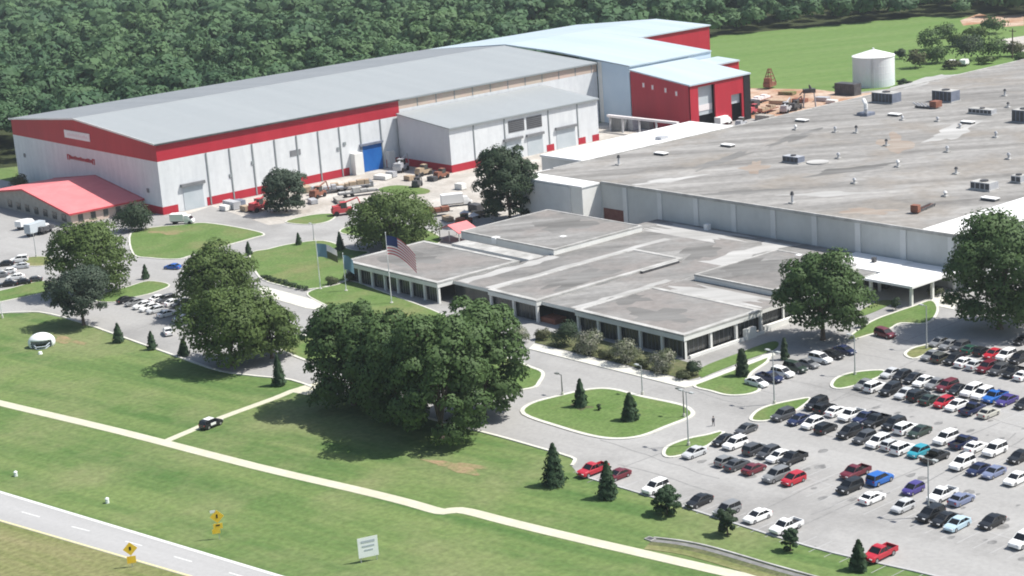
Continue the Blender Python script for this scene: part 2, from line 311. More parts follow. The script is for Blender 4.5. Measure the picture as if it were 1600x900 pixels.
kb = MB(); ribbon(kb, smoothline(px([(508, 613), (560, 622), (640, 646), (775, 681), (835, 698), (893, 715), (897, 722), (893, 728)]), False, 3), .28, -.28, 0, .17, 'concrete'); struct('kerb', kb, 'pale kerb between the front lawn and the loop drive')
kb = MB(); ribbon(kb, smoothline(px([(-40, 491), (0, 490), (60, 488), (120, 502), (200, 530), (290, 562), (345, 580), (400, 588), (455, 594), (500, 610)]), False, 3), .28, -.28, 0, .17, 'concrete'); struct('kerb', kb, 'pale kerb between the front lawn and the left lot')
kb = MB(); ribbon(kb, smoothline(px([(905, 743), (1000, 771), (1110, 806), (1200, 835), (1300, 864), (1425, 892), (1520, 915)]), False, 3), .22, -.22, 0, .15, 'worn_line'); struct('kerb', kb, 'worn grey kerb between the front lawn and the large car park')
island('grass_plot', 'grass plot in front of the left office wing', [(482, 458), (520, 446), (548, 440), (600, 458), (690, 492), (700, 510), (620, 505), (540, 488), (500, 472)], .4)
# light paving and beds
mb = MB(); mb.prism(px([(404, 446), (440, 455), (480, 466), (530, 476), (540, 490), (478, 482), (404, 460)]), 0, .09, 'concrete'); struct('pavement', mb, 'white concrete apron below the flag lawn')
mb = MB(); mb.prism(px([(826, 546), (834, 538), (1076, 597), (1092, 595), (1158, 570), (1208, 551), (1212, 555), (1086, 603), (1070, 607)]), 0, .16, 'concrete'); struct('pavement', mb, 'pale footway along the office front')
mb = MB(); mb.prism(px([(838, 520), (900, 522), (1080, 568), (1098, 578), (1092, 590), (1076, 594), (836, 536)]), 0, .12, 'mulch'); struct('planting_bed', mb, 'dark planting bed along the office windows')
mb = MB(); mb.prism(px([(1450, 476), (1490, 484), (1500, 468), (1462, 462)]), 0, .10, 'concrete'); struct('pavement', mb, 'pale footway leading under the white canopy')
def blob(name, label, c, rx, ry, ang, m, seed, z=.03):
    r = random.Random(seed); c = g(*c); P = []
    for i in range(26):
        a = 2*PI*i/26; k = .72+.28*math.sin(3*a+seed)+r.uniform(-.16, .16); x = rx*k*math.cos(a); y = ry*k*math.sin(a)
        P.append((c.x+x*math.cos(ang)-y*math.sin(ang), c.y+x*math.sin(ang)+y*math.cos(ang)))
    P = smoothline(P, True, 2); mb = MB(); mb.add([(p.x, p.y, z) for p in P], [tuple(range(len(P)))], m); struct(name, mb, label)
blob('bare_soil', 'patch of bare red soil at the edge of the oak shade', (716, 729), 2.6, 7.5, .2, 'red_soil', 3)
blob('bare_soil', 'patch of bare brown soil beside the helmet shell', (105, 532), 2.2, 7, .1, 'red_soil', 5)
blob('bare_soil', 'bare red soil at the warehouse grass plot corner', (262, 364), 3, 7, .4, 'red_soil', 9, .15)
blob('bare_soil', 'worn soil ring round the tall loop conifer', (908, 637), 1.6, 2.6, .1, 'mulch', 4, .15)
# drain run beside the path
mb = MB(); dl = smoothline(px([(1018, 845), (1060, 850), (1100, 858), (1150, 872), (1200, 887), (1290, 912)]), False, 3)
ribbon(mb, dl, 1.1, .8, 0, .22, 'roof_rim'); ribbon(mb, dl, .8, .62, 0, .05, 'mulch'); ribbon(mb, dl, .55, -.35, .02, .055, 'oil'); ribbon(mb, dl, .6, -1.6, 0, .04, 'mulch'); ribbon(mb, dl, -1.6, -3.2, 0, .06, 'verge'); struct('drainage_channel', mb, 'dark drainage channel with a concrete lip on the lawn')
# ------------------------------------------------------------------ parking lines
pl = MB(); ROWX = {'r1': (191.8, 198.6), 'r2': (213.4, 221.2), 'r3': (235.6, 243.2), 'r4': (256.3, 263.9)}
for k, (a, b) in ROWX.items():
    pl.box((a+b)/2-.06, (a+b)/2+.06, 118, 189, .026, .032, 'worn_line')
    for i in range(27):
        y = 189.2-i*2.72
        pl.box(a-2.7, b+2.7, y-.05, y+.05, .026, .0315, 'worn_line')
for i in range(25): y = 200-i*2.72; pl.box(173.6, 178.6, y-.05, y+.05, .026, .032, 'worn_line')
for i in range(17): x = 222.5+i*2.75; pl.box(x-.05, x+.05, 203.5, 209, .026, .032, 'worn_line')
om = MB(); ro = random.Random(21)
for k in range(190):
    rx = ro.choice((190.2, 200.2, 212, 222.6, 234.2, 244.6, 255, 265.2, 192.5, 198, 175.5, 206, 228, 249)); y = ro.uniform(120, 190); q = ro.uniform(.25, .8)
    om.add([(rx+ro.uniform(-1, 1)*0+math.cos(2*PI*i/9)*q*ro.uniform(.7, 1.3)*1.5, y+math.sin(2*PI*i/9)*q*ro.uniform(.7, 1.2), .0265+k*1e-5) for i in range(9)], [tuple(range(9))], 'oil')
for k in range(26):
    x, y = ro.uniform(172, 268), ro.uniform(120, 205); a = ro.choice((0, PI/2))+ro.uniform(-.12, .12); P = [Vector((x+math.cos(a)*t*4+ro.uniform(-.4, .4), y+math.sin(a)*t*4+ro.uniform(-.4, .4), 0)) for t in range(ro.randint(4, 11))]
    ribbon(om, P, .09, -.09, .0262, .0285+k*1e-5, 'oil')
struct('oil_stains', om, 'dark oil spots and sealed cracks on the car park asphalt')
struct('parking_lines', pl, 'faded white bay lines on the car park')
# ------------------------------------------------------------------ warehouse
E0 = (238.5, 448, 0)
wh = thing('warehouse', 'huge white warehouse with a red top band and a grey gabled roof', 'warehouse', E0)
X0, X1, YA, YB, YR, ZE, ZB, ZR = 238.5, 411.5, 448, 544, 497, 20.7, 15.6, 24.2
mb = MB()
mb.add([(X0, YA, 0), (X1, YA, 0), (X1, YA, ZB), (X0, YA, ZB)], [(0, 1, 2, 3)], 'white_wall')
mb.add([(X0, YA, 0), (X0, YB, 0), (X0, YB, ZB), (X0, YA, ZB)], [(0, 1, 2, 3)], 'white_wall')
mb.add([(X0, YB, 0), (X1, YB, 0), (X1, YB, ZE), (X0, YB, ZE)], [(0, 1, 2, 3)], 'white_wall')
mb.add([(325.5, YA, ZB), (X1, YA, ZB), (X1, YA, 17.6), (325.5, YA, 17.6)], [(0, 1, 2, 3)], 'white_wall')
mb.build('wall', wh)
mb = MB(); mb.add([(X0, YA, ZB), (325.5, YA, ZB), (325.5, YA, ZE), (X0, YA, ZE)], [(0, 1, 2, 3)], 'red_cladding')
mb.add([(X0, YA, ZB), (X0, YB, ZB), (X0, YB, ZE), (X0, YR, ZR), (X0, YA, ZE)], [(0, 1, 2, 3, 4)], 'red_cladding'); mb.build('red_band', wh)
mb = MB(); mb.add([(325.5, YA, 17.6), (X1, YA, 17.6), (X1, YA, ZE), (325.5, YA, ZE)], [(0, 1, 2, 3)], 'tan_band')
for i in range(11): x = 333+i*7.6; mb.box(x-.15, x+.15, YA-.1, YA, 17.6, ZE-.3, 'seam')
mb.build('clerestory_band', wh)
mb = MB()
for z in (0, .35): pass
mb.loft([[(x, YA-.5, ZE-.05), (x, YA-.5, ZE+.25), (x, YR, ZR+.32), (x, YR, ZR)] for x in (X0-.6, X1)], 'steel_roof')
rf = mb.build('roof', wh)
mb = MB(); mb.loft([[(x, YB+.5, ZE-.05), (x, YB+.5, ZE+.25), (x, YR+.01, ZR+.32), (x, YR+.01, ZR)] for x in (X0-.6, X1)], 'far_steel_roof'); o = mb.build('far_roof_slope', wh); o['label'] = 'darker far roof slope'  # far slope gets a darker steel tone than the near slope
mb = MB(); mb.loft([[(x, YR-.5, ZR+.30), (x, YR, ZR+.45), (x, YR+.5, ZR+.30)] for x in (X0-.6, X1)], 'steel_roof'); mb.build('ridge_cap', rf)
mb = MB()
for a, b in (((X0-.75, YA-.5, ZE-.02), (X0-.75, YR, ZR+.05)), ((X0-.75, YR, ZR+.05), (X0-.75, YB+.5, ZE-.02))):
    mb.loft([[(a[0], a[1], a[2]-.1), (a[0]+.14, a[1], a[2]-.1), (a[0]+.14, a[1], a[2]+.42), (a[0], a[1], a[2]+.42)], [(b[0], b[1], b[2]-.1), (b[0]+.14, b[1], b[2]-.1), (b[0]+.14, b[1], b[2]+.42), (b[0], b[1], b[2]+.42)]], 'office_white')
mb.build('rake_trim', rf)
mb = MB(); mb.box(X0-.6, 325.5, YA-.8, YA-.52, ZE-.28, ZE+.12, 'dark_metal'); mb.box(325.5, X1-.1, YA-.8, YA-.52, ZE-.28, ZE+.12, 'seam'); mb.build('gutter', rf)
for i in range(9): 
    x = 254.5+i*7.9; mb = MB(); mb.box(x-.2, x+.2, YA-.22, YA, .2, ZB, 'seam'); mb.build('downspout', wh)
boxes('red_plinth', wh, [(X0-.06, X0-.004, YA, 480, 0, 2.3), (X0-.06, 243.5, YA-.06, YA-.01, 0, 2.3), (253.2, 304.5, YA-.06, YA-.01, 0, 2.5), (318.8, 323.8, YA-.06, YA-.01, 0, 2.5)], 'red_cladding')
mb = MB(); mb.box(245.6, 252.2, YA-.12, YA-.01, 0, 7.0, 'grey_door'); d = mb.build('shutter_door', wh)
mb = MB(); mb.box(244.9, 252.9, YA-.9, YA-.01, 7.0, 7.9, 'louvre'); mb.build('door_hood', d)
mb = MB(); mb.box(309.5, 317.4, YA-.12, YA-.01, 0, 8.3, 'blue_door'); d = mb.build('shutter_door', wh); d['label'] = 'bright blue roller door'
mb = MB(); mb.box(309.0, 317.9, YA-.7, YA-.01, 8.3, 9.0, 'blue_grey_metal'); mb.box(309.0, 309.5, YA-.3, YA-.01, 0, 8.3, 'blue_grey_metal'); mb.build('door_hood', d)
mb = MB(); mb.box(305.2, 308.4, YA-2.5, YA-.01, 0, 6.8, 'office_white'); mb.build('lean_to_cabin', wh)
mb = MB(); mb.box(319.0, 321.3, YA-1.6, YA-.01, 0, 5.2, 'office_white'); mb.build('air_handler', wh)
for x, z in ((262, 7.5), (270, 10), (301, 9), (303.5, 10.2)):
    mb = MB(); mb.box(x-.5, x+.5, YA-.25, YA-.01, z-.5, z+.5, 'seam'); mb.build('wall_lamp', wh)
mb = MB(); mb.box(283.4, 287.2, YA-.15, YA-.01, 9.6, 11.3, 'louvre'); mb.build('wall_vent', wh)
for y, z in ((537, 9.3), (455.5, 6.5)):
    mb = MB(); mb.box(X0-.25, X0-.01, y-.6, y+.6, z-.6, z+.6, 'louvre'); mb.build('wall_lamp', wh)
# pale name board and small red lettering on the gable (too small to read)
mb = MB(); mb.box(X0-.22, X0-.03, 488.6, 505.4, 18.0, 20.4, 'sign_white'); sb = mb.build('name_board', wh)
r = random.Random(3); mb = MB(); y = 503.5
while y > 490.5:
    w = r.uniform(.7, 1.15); mb.box(X0-.26, X0-.2, y-w, y, 18.8, 19.0+r.choice((.45, .65)), 'flag_white'); y -= w+.35
mb.build('lettering', sb)
mb = MB(); y = 505.8; k = 0
while y > 487.2:
    big = k == 0 or y < 489.4; w = 1.7 if big else r.uniform(.75, 1.1); z0 = 10.9 if big else 11.3; z1 = 12.7 if big else 12.25+r.choice((0, 0, .25))
    mb.box(X0-.14, X0-.02, y-w*.3, y, z0, z1, 'red_cladding'); mb.box(X0-.14, X0-.02, y-w, y-w*.3, z1-.4, z1-.02, 'red_cladding'); mb.box(X0-.14, X0-.02, y-w*.95, y-w*.7, z0, z1-.42, 'red_cladding'); y -= w+.22; k += 1
mb.build('lettering', wh)
# ------------------------------------------------------------------ warehouse annex
an = thing('warehouse_annex', 'lower grey-roofed annex against the warehouse side with shutter doors', 'annex', (324, 421, 0))
AX0, AX1, AY0, AY1, AZ0, AZ1 = 324, 386, 421, 447.3, 13.7, 16.3
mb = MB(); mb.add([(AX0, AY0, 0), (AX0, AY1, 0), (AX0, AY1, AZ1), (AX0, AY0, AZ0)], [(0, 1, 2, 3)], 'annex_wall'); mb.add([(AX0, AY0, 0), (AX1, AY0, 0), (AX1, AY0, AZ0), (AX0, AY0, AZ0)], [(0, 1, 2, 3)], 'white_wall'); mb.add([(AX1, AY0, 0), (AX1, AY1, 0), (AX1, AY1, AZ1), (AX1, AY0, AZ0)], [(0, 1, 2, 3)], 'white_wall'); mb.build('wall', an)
mb = MB(); mb.loft([[(x, AY0-.5, AZ0-.05), (x, AY0-.5, AZ0+.3), (x, AY1, AZ1+.3), (x, AY1, AZ1)] for x in (AX0-.4, AX1+.4)], 'steel_roof'); rf = mb.build('roof', an)
mb = MB(); mb.box(AX0-.4, AX1+.4, AY0-.75, AY0-.52, AZ0-.2, AZ0+.2, 'seam'); mb.build('gutter', rf)
boxes('red_plinth', an, [(AX0-.06, AX0-.005, AY0, AY1, 0, 2.4), (AX0-.06, 336, AY0-.06, AY0-.005, 0, 2.4), (363.0, 366.2, AY0-.06, AY0-.005, 0, 2.2), (376.8, 380, AY0-.06, AY0-.005, 0, 2.2), (383, AX1, AY0-.06, AY0-.005, 0, 2.2)], 'red_cladding')
for x0, x1 in ((347.6, 354.2), (355.2, 361.6)):
    mb = MB(); mb.box(x0, x1, AY0-.1, AY0-.01, 8.6, 12.4, 'louvre'); 
    for i in range(6): z = 8.9+i*.6; mb.box(x0+.1, x1-.1, AY0-.2, AY0-.11, z, z+.25, 'dark_metal')
    mb.build('louvre_panel', an)
for x0, x1, h in ((345.5, 352.5, 6.2), (355, 361.5, 6.2), (367.4, 375.6, 6.4)):
    mb = MB(); mb.box(x0, x1, AY0-.1, AY0-.01, 0, h, 'grey_door'); d = mb.build('shutter_door', an)
    mb = MB(); mb.box(x0-.4, x1+.4, AY0-.8, AY0-.02, h, h+.8, 'louvre'); mb.build('door_hood', d)
for x in (333.5, 346, 364.4, 377): mb = MB(); mb.box(x-.18, x+.18, AY0-.2, AY0-.01, 2.4, AZ0-.2, 'seam'); mb.build('downspout', an)
# ------------------------------------------------------------------ pale blue hall beyond
hl = thing('assembly_hall', 'pale blue roofed hall continuing the warehouse beyond the seam', 'hall', (411.7, 432, 0))
prof = [(544.5, 20.9), (497, 24.9), (469, 23.6), (432, 20.3)]
mb = MB(); mb.loft([[(x, 544.5, 20.5), (x, 544.5, 20.9), (x, 497, 24.95), (x, 469, 23.7), (x, 431.6, 20.5), (x, 431.6, 20.1), (x, 469, 23.2), (x, 497, 24.5)] for x in (411.7, 452)], 'pale_roof')
mb.loft([[(x, 544.5, 20.5), (x, 544.5, 20.9), (x, 497, 24.95), (x, 467.6, 23.66), (x, 467.6, 23.2), (x, 497, 24.5)] for x in (452.05, 490)], 'pale_roof'); mb.build('roof', hl)
mb = MB(); mb.add([(411.7, 432, 0), (411.7, 447.8, 0), (411.7, 447.8, 21.6), (411.7, 432, 20.2)], [(0, 1, 2, 3)], 'blue_wall'); mb.add([(411.7, 432, 0), (452, 432, 0), (452, 432, 20.2), (411.7, 432, 20.2)], [(0, 1, 2, 3)], 'blue_wall'); mb.add([(452, 432, 0), (452, 469, 0), (452, 469, 23.3), (452, 432, 20.2)], [(0, 1, 2, 3)], 'blue_wall'); mb.build('wall', hl); mb = MB(); mb.add([(490, 468.5, 0), (490, 544, 0), (490, 544, 20.6), (490, 497, 24.4), (490, 468.5, 23.3)], [(0, 1, 2, 3, 4)], 'blue_wall'); mb.build('end_wall', hl); boxes('corner_trim', hl, [(411.55, 411.68, 445.6, 447.4, 0, 21.2)], 'office_white')
mb = MB(); mb.box(452.2, 489.6, 468.2, 468.6, 0, 23.1, 'red_cladding'); mb.build('red_wall', hl)
rb = thing('paint_hall', 'deep red hall with a white roof and open bay doors', 'hall', (411.7, 403.5, 0))
mb = MB(); mb.loft([[(x, 403.0, 15.3), (x, 403.0, 15.75), (x, 431.5, 19.4), (x, 431.5, 19.0)] for x in (411.0, 440.8)], 'pale_roof'); mb.loft([[(x, 421, 16.8), (x, 421, 17.3), (x, 431.5, 18.0), (x, 431.5, 17.6)] for x in (440.85, 455)], 'pale_roof'); mb.build('roof', rb)
mb = MB(); mb.add([(411.5, 403.5, 0), (411.5, 431.4, 0), (411.5, 431.4, 19.0), (411.5, 403.5, 15.3)], [(0, 1, 2, 3)], 'red_cladding')
mb.add([(440.5, 403.5, 0), (440.5, 431.4, 0), (440.5, 431.4, 19.0), (440.5, 403.5, 15.3)], [(0, 1, 2, 3)], 'red_cladding')
for x0, x1, z0, z1 in ((411.5, 415.4, 0, 15.3), (423.4, 431.2, 0, 15.3), (436.4, 437.4, 0, 15.3), (415.4, 423.4, 14.4, 15.3), (431.2, 436.4, 9.5, 15.3)): mb.box(x0, x1, 403.5, 404, z0, z1, 'red_cladding')
mb.box(441, 455, 421.5, 422, 0, 16.8, 'red_cladding'); mb.build('wall', rb)
mb = MB(); mb.box(437.4, 440.6, 403.3, 404, 0, 15.2, 'dark_void'); mb.build('recess_dark_sheet', rb)  # flat black sheet, painting in the shade of an open corner recess
mb = MB(); mb.box(415.4, 423.4, 405, 405.3, 4.6, 14.4, 'grey_door'); mb.box(415.6, 423.2, 404.85, 404.98, 6.0, 8.0, 'flag_white'); mb.build('bay_door', rb)
mb = MB(); mb.box(431.2, 436.4, 404.6, 404.9, 6.2, 9.5, 'grey_door'); mb.build('bay_door', rb)
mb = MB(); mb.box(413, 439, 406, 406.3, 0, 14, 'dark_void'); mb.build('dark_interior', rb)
for y, z in ((425.0, 14.4), (420.7, 13.9), (414.6, 13.3), (409.6, 12.5)):
    mb = MB(); mb.box(411.36, 411.48, y-.7, y+.7, z-1.0, z+1.0, 'flag_red'); mb.box(411.32, 411.35, y-.4, y+.4, z-.7, z+.7, 'flag_white'); mb.build('wall_panel', rb)  # small pale panels on red backing plates
# ------------------------------------------------------------------ factory with the long flat roof
fa = thing('factory', 'long grey wall factory under a vast stained flat roof with vents', 'factory', (299, 214, 0))
FX1 = 560
mb = MB(); mb.box(299, FX1, 214, 351, 0, 11.3, 'factory_wall'); mb.build('wall', fa)
mb = MB(); mb.box(298.7, FX1, 226.5, 351.3, 11.3, 11.7, 'factory_roof'); rf = mb.build('roof', fa)
mb = MB(); mb.box(298.7, FX1, 213.7, 226.45, 11.3, 11.72, 'white_membrane'); mb.build('white_roof_strip', fa)
mb = MB(); mb.box(298.55, 299.1, 213.6, 326, 11.25, 11.95, 'roof_rim'); mb.box(304.5, FX1, 350.9, 351.45, 11.25, 11.95, 'roof_rim'); mb.build('parapet', rf)
for i in range(9):
    y = 317.5-i*12.4; mb = MB(); mb.box(298.7, 298.98, y-.75, y+.75, .2, 11.2, 'wall_rib'); mb.build('wall_rib', fa)
mb = MB(); mb.box(292.5, 304, 326.6, 352, 0, 11.2, 'office_white'); mb.box(292.3, 304.2, 326.4, 352.2, 11.2, 11.6, 'white_membrane'); mb.box(292.2, 292.48, 331, 347, .5, 11.0, 'wall_rib'); mb.build('corner_block', fa)
mb = MB(); mb.box(298.86, 298.98, 318, 325.8, 0, 5.0, 'dark_brick'); mb.build('brick_panel', fa)
def stain(c, rx, ry, ang, m, seed, z):
    r = random.Random(seed); P = []
    for i in range(24):
        a = 2*PI*i/24; k = .8+.2*math.sin(4*a+seed)+r.uniform(-.2, .2); x = rx*k*math.cos(a); y = ry*k*math.sin(a); P.append((max(c.x+x*math.cos(ang)-y*math.sin(ang), 300.8 if z > 8 else 229.4), c.y+x*math.sin(ang)+y*math.cos(ang)))
    P = smoothline(P, True, 2); mb = MB(); mb.add([(p.x, p.y, z) for p in P], [tuple(range(len(P)))], m); return mb
stain(g(1400, 224, 11.7), 16, 5, .7, 'brown_stain', 2, 11.71).build('rust_stain', rf)
stain(g(1355, 330, 11.7), 7, 4, -1.0, 'brown_stain', 6, 11.71).build('rust_stain', rf)
for q, (c, rx, ry, an, m) in enumerate([((1040, 282), 11, 2.4, -.35, 'pale_stain'), ((1290, 303), 12, 3, -.9, 'pale_stain'), ((1490, 205), 18, 5, .3, 'pale_stain'), ((1440, 128), 20, 5, .1, 'pale_stain'), ((1130, 250), 16, 3, .2, 'dark_stain'), ((1330, 265), 14, 4, -.4, 'dark_stain'), ((1160, 300), 12, 3, -.7, 'dark_stain'), ((1240, 215), 16, 3, .2, 'dark_stain')]): stain(g(c[0], c[1], 11.7), rx, ry, an, m, 20+q, 11.705+.001*q).build('weathered_patch', rf)
stain(g(1180, 262, 11.7), 9, 4, .7, 'brown_stain', 8, 11.71).build('rust_stain', rf)
wr = thing('loading_canopy', 'bright white flat roofed loading bay beside the factory', 'loading bay', (318.5, 352, 0))
mb = MB(); mb.box(318.5, 379, 352.4, 372, 0, 10.6, 'office_white'); mb.build('wall', wr); mb = MB(); mb.box(318.2, 379.3, 352.2, 372.3, 10.6, 11.25, 'white_membrane'); mb.build('roof', wr)
mb = MB(); c = g(1034, 217, 11.3); mb.box(c.x-1.5, c.x+1.5, c.y-1.2, c.y+1.2, 11.25, 12.1, 'galvanised'); mb.build('roof_vent', wr)
# roof plant: separate machines standing on the roof
def unit(name, label, cat, p, sx, sy, h, m='galvanised', top='roof_rim', kind='box', group=None, base=11.7):
    c = g(p[0], p[1], base); sx *= .88; sy *= .88; t = thing(name, label, cat, c, 0, group)
    mb = MB(); mb.box(-sx/2-.25, sx/2+.25, -sy/2-.25, sy/2+.25, 0, .3, 'roof_rim'); mb.build('curb', t, local=True)
    mb = MB()
    if kind == 'box':
        mb.box(-sx/2, sx/2, -sy/2, sy/2, .3, h, m, top); mb.build('casing', t, local=True)
        mb = MB(); n = max(2, int(sy/1.2))
        for i in range(n): y = -sy/2+sy*(i+.5)/n; mb.box(-sx/2-.06, -sx/2-.005, y-sy/n*.38, y+sy/n*.38, .5, h-.25, 'dark_metal')
        mb.build('grille', t, local=True)
        mb = MB(); mb.bar((0, 0, h), (0, 0, h+.3), min(sx, sy)*.28, 'dark_metal', 10); mb.build('fan', t, local=True)
    else:
        mb.bar((0, 0, .3), (0, 0, h*.72), sx*.3, m, 10); mb.build('duct', t, local=True); mb = MB(); mb.bar((0, 0, h*.72), (0, 0, h), sx*.55, top, 10, sx*.3); mb.build('cowl', t, local=True)
    return t
unit('air_conditioner', 'large roof plant box below the white storage tank', 'air conditioner', (1385, 160), 5, 9, 3.2, 'blue_grey_metal')
unit('air_conditioner', 'blue grey roof plant box behind the red roof machine', 'air conditioner', (1478, 158), 5, 8, 3.4, 'blue_grey_metal')
unit('air_conditioner', 'blue roof plant box at the right photo edge', 'air conditioner', (1602, 190), 6, 6, 3.6, 'blue_grey_metal')
unit('air_conditioner', 'long low grey plant box on the far roof', 'air conditioner', (1535, 178), 3, 9, 1.6)
unit('air_conditioner', 'bluish low plant box beside the round pale roof pad', 'air conditioner', (1240, 254), 3, 6, 1.8, 'blue_grey_metal', 'galvanised')
unit('air_conditioner', 'pale gridded plant box left of the white roof edge', 'air conditioner', (1538, 296), 4, 6, 2.0)
unit('air_conditioner', 'small plant box with a pale lid at the right roof edge', 'air conditioner', (1592, 285), 3, 3, 1.8)
mb = MB(); c = g(1278, 254, 11.75)
for i in range(20): pass
mb.bar((c.x, c.y, 11.7), (c.x, c.y, 12.0), 2.9, 'pale_stain', 24); tag(mb.build('roof_pad', loc=c), 'round pale weathered pad on the roof beside a bluish plant box', 'roof pad')
t = thing('conveyor', 'dark red steel conveyor lying on the factory roof', 'conveyor', g(1440, 329, 11.7), math.radians(10))
mb = MB(); mb.box(-3.0, 5.5, -.7, -.5, .3, .6, 'dark_metal'); mb.box(-3.0, 5.5, .5, .7, .3, .6, 'dark_metal'); 
for i in range(9): mb.box(-2.8+i*1.0, -2.6+i, -.5, .5, .38, .5, 'rust_metal')
mb.build('frame', t, local=True); mb = MB(); mb.box(-3.6, -2.2, -.9, .9, .3, 1.9, 'rust_metal'); mb.build('motor_housing', t, local=True)
for x in (-2.8, 1, 5):
    for y in (-.7, .55): mb = MB(); mb.box(x, x+.15, y, y+.15, 0, .3, 'dark_metal'); mb.build('leg', t, local=True)
t = thing('roof_machine', 'purplish red machine tangle in front of the blue grey plant box', 'machine', g(1462, 169, 11.7))
mb = MB(); mb.box(-1.5, 1.5, -1.2, 1.2, .4, 2.2, 'rust_metal'); mb.build('housing', t, local=True); mb = MB(); [mb.bar((-1.5, 1+i*1.2, .3), (-2.4, 2+i*1.5, 1.6), .25, 'galvanised') for i in range(4)]; mb.box(-2.2, -1, .9, 6, .2, .6, 'dark_metal'); mb.build('pipework', t, local=True)
t = thing('duct_stack', 'white duct tower with bent pipes left of the tank plant box', 'duct', g(1353, 180, 11.7))
mb = MB(); mb.bar((0, 0, 0), (0, 0, 3.5), .6, 'white_membrane', 10); mb.bar((0, 0, 3.3), (1.5, 2, 4.3), .55, 'white_membrane', 10); mb.bar((-1.3, -1.2, 0), (-1.3, -1.2, 2.2), .5, 'galvanised', 10); mb.build('duct', t, local=True); mb = MB(); mb.box(-1.9, 1.9, -1.9, 1.9, 0, .9, 'blue_grey_metal'); mb.build('base', t, local=True)
VENTS = [((1238, 318), 2.9, 'tall dark capped roof vent near the front roof edge'), ((967, 258), 2.8, 'dark roof vent beside the bright white loading roof'), ((1338, 208), 2.2, 'dark short vent below the duct tower'), ((1305, 207), 1.7, 'grey vent in the middle of the far roof'), ((1310, 248), 1.6, 'pale vent behind the round pale pad'), ((1403, 261), 1.8, 'white vent in front of the brown roof stain'), ((1385, 228), 1.9, 'dark vent standing in the brown roof stain'), ((1480, 238), 1.7, 'grey vent right of the brown roof stain'), ((1556, 215), 1.7, 'pale vent at the far right roof'), ((1576, 249), 1.7, 'pale vent left of the roof edge box'), ((1494, 272), 1.8, 'dark vent above the gridded plant box'), ((1477, 307), 1.3, 'small white vent right of the red conveyor'), ((1335, 287), 1.4, 'small grey vent on the open middle roof'), ((1243, 203), 1.5, 'white low vent near the far roof parapet'), ((1465, 190), 1.4, 'grey vent in front of the red roof machine'), ((1410, 188), 1.3, 'small grey vent right of the tank plant box'), ((1500, 200), 1.3, 'small vent between the far plant boxes'), ((1570, 150), 2.2, 'bent dark vent at the far right skyline of roof'), ((1575, 168), 1.6, 'dark squat vent below the bent vent')]
for i, (p, h, lab) in enumerate(VENTS): unit('roof_vent', lab, 'vent', p, 1.05, 1.05, h, 'galvanised', 'dark_metal' if 'dark' in lab else ('white_membrane' if 'white' in lab else 'galvanised'), 'vent', 'vents on the factory roof')
HATCH = [((1033, 242), 'long flat roof hatch nearest the white loading roof'), ((1137, 229), 'flat roof hatch in the open left roof'), ((1253, 190), 'dark flat roof hatch near the far parapet'), ((1547, 313), 'low dark hatch beside the white roof strip'), ((1398, 181), 'flat hatch in front of the tank plant box'), ((1512, 193), 'flat pale hatch on the far roof')]
for p, lab in HATCH:
    c = g(*p, 11.7); t = thing('roof_hatch', lab, 'roof hatch', c, 0, 'hatches on the factory roof'); mb = MB(); mb.box(-.9, .9, -1.9, 1.9, 0, .5, 'dark_metal'); mb.build('curb', t, local=True); mb = MB(); mb.box(-1.0, 1.0, -2.0, 2.0, .5, .7, 'white_membrane'); mb.build('lid', t, local=True)
# ------------------------------------------------------------------ office
of = thing('office_building', 'low flat-roofed office with white fascia, columns and dark windows', 'office', (228, 228, 0))
mb = MB(); mb.box(229.5, 298.6, 259, 301, 3.7, 4.45, 'office_white', 'office_roof'); mb.box(250, 298.6, 229, 258.9, 3.7, 4.45, 'office_white', 'office_roof'); mb.box(258.5, 298.6, 301.05, 306, 3.7, 4.45, 'office_white', 'office_roof'); mb.build('low_roof', of)
def wing(name, x0, x1, y0, y1, z0, z1, rim=1.1):
    mb = MB(); mb.box(x0, x1, y0, y1, z0, z1, 'office_white', 'office_roof'); o = mb.build(name, of)
    mb = MB()
    for a in ((x0-.06, x1+.06, y0-.06, y0+rim), (x0-.06, x1+.06, y1-rim, y1+.06), (x0-.06, x0+rim, y0+rim, y1-rim), (x1-rim, x1+.06, y0+rim, y1-rim)): mb.box(*a, z1-.25, z1+.1, 'roof_rim')
    mb.build('roof_rim', o); return o
RZ = {}
wing('wing_roof', 225, 249, 301, 337, 3.7, 4.85); wing('wing_roof', 228, 272, 271, 287, 3.72, 4.85); wing('wing_roof', 228, 250.2, 228, 259, 3.71, 4.9)
wing('raised_roof', 260.5, 287, 234, 256.5, 4.4, 5.7, .5); wing('raised_roof', 258.3, 287, 299.5, 334, 3.9, 5.8, .5)
for q, (c, z, rx, ry, an) in enumerate([((1030, 492), 4.9, 5.5, 9, .2), ((985, 468), 4.9, 4, 5, .9), ((905, 436), 4.85, 14, 4.5, .1), ((1170, 415), 5.7, 9, 5.5, .1), ((640, 405), 4.85, 7, 11, .2), ((880, 350), 5.8, 9, 10, .3), ((1095, 392), 4.45, 12, 4.5, .5), ((960, 432), 4.45, 12, 2.6, .1)]): stain(g(c[0], c[1], z), rx, ry, an, 'dark_stain', 40+q, z+.005).build('weathered_patch', of)
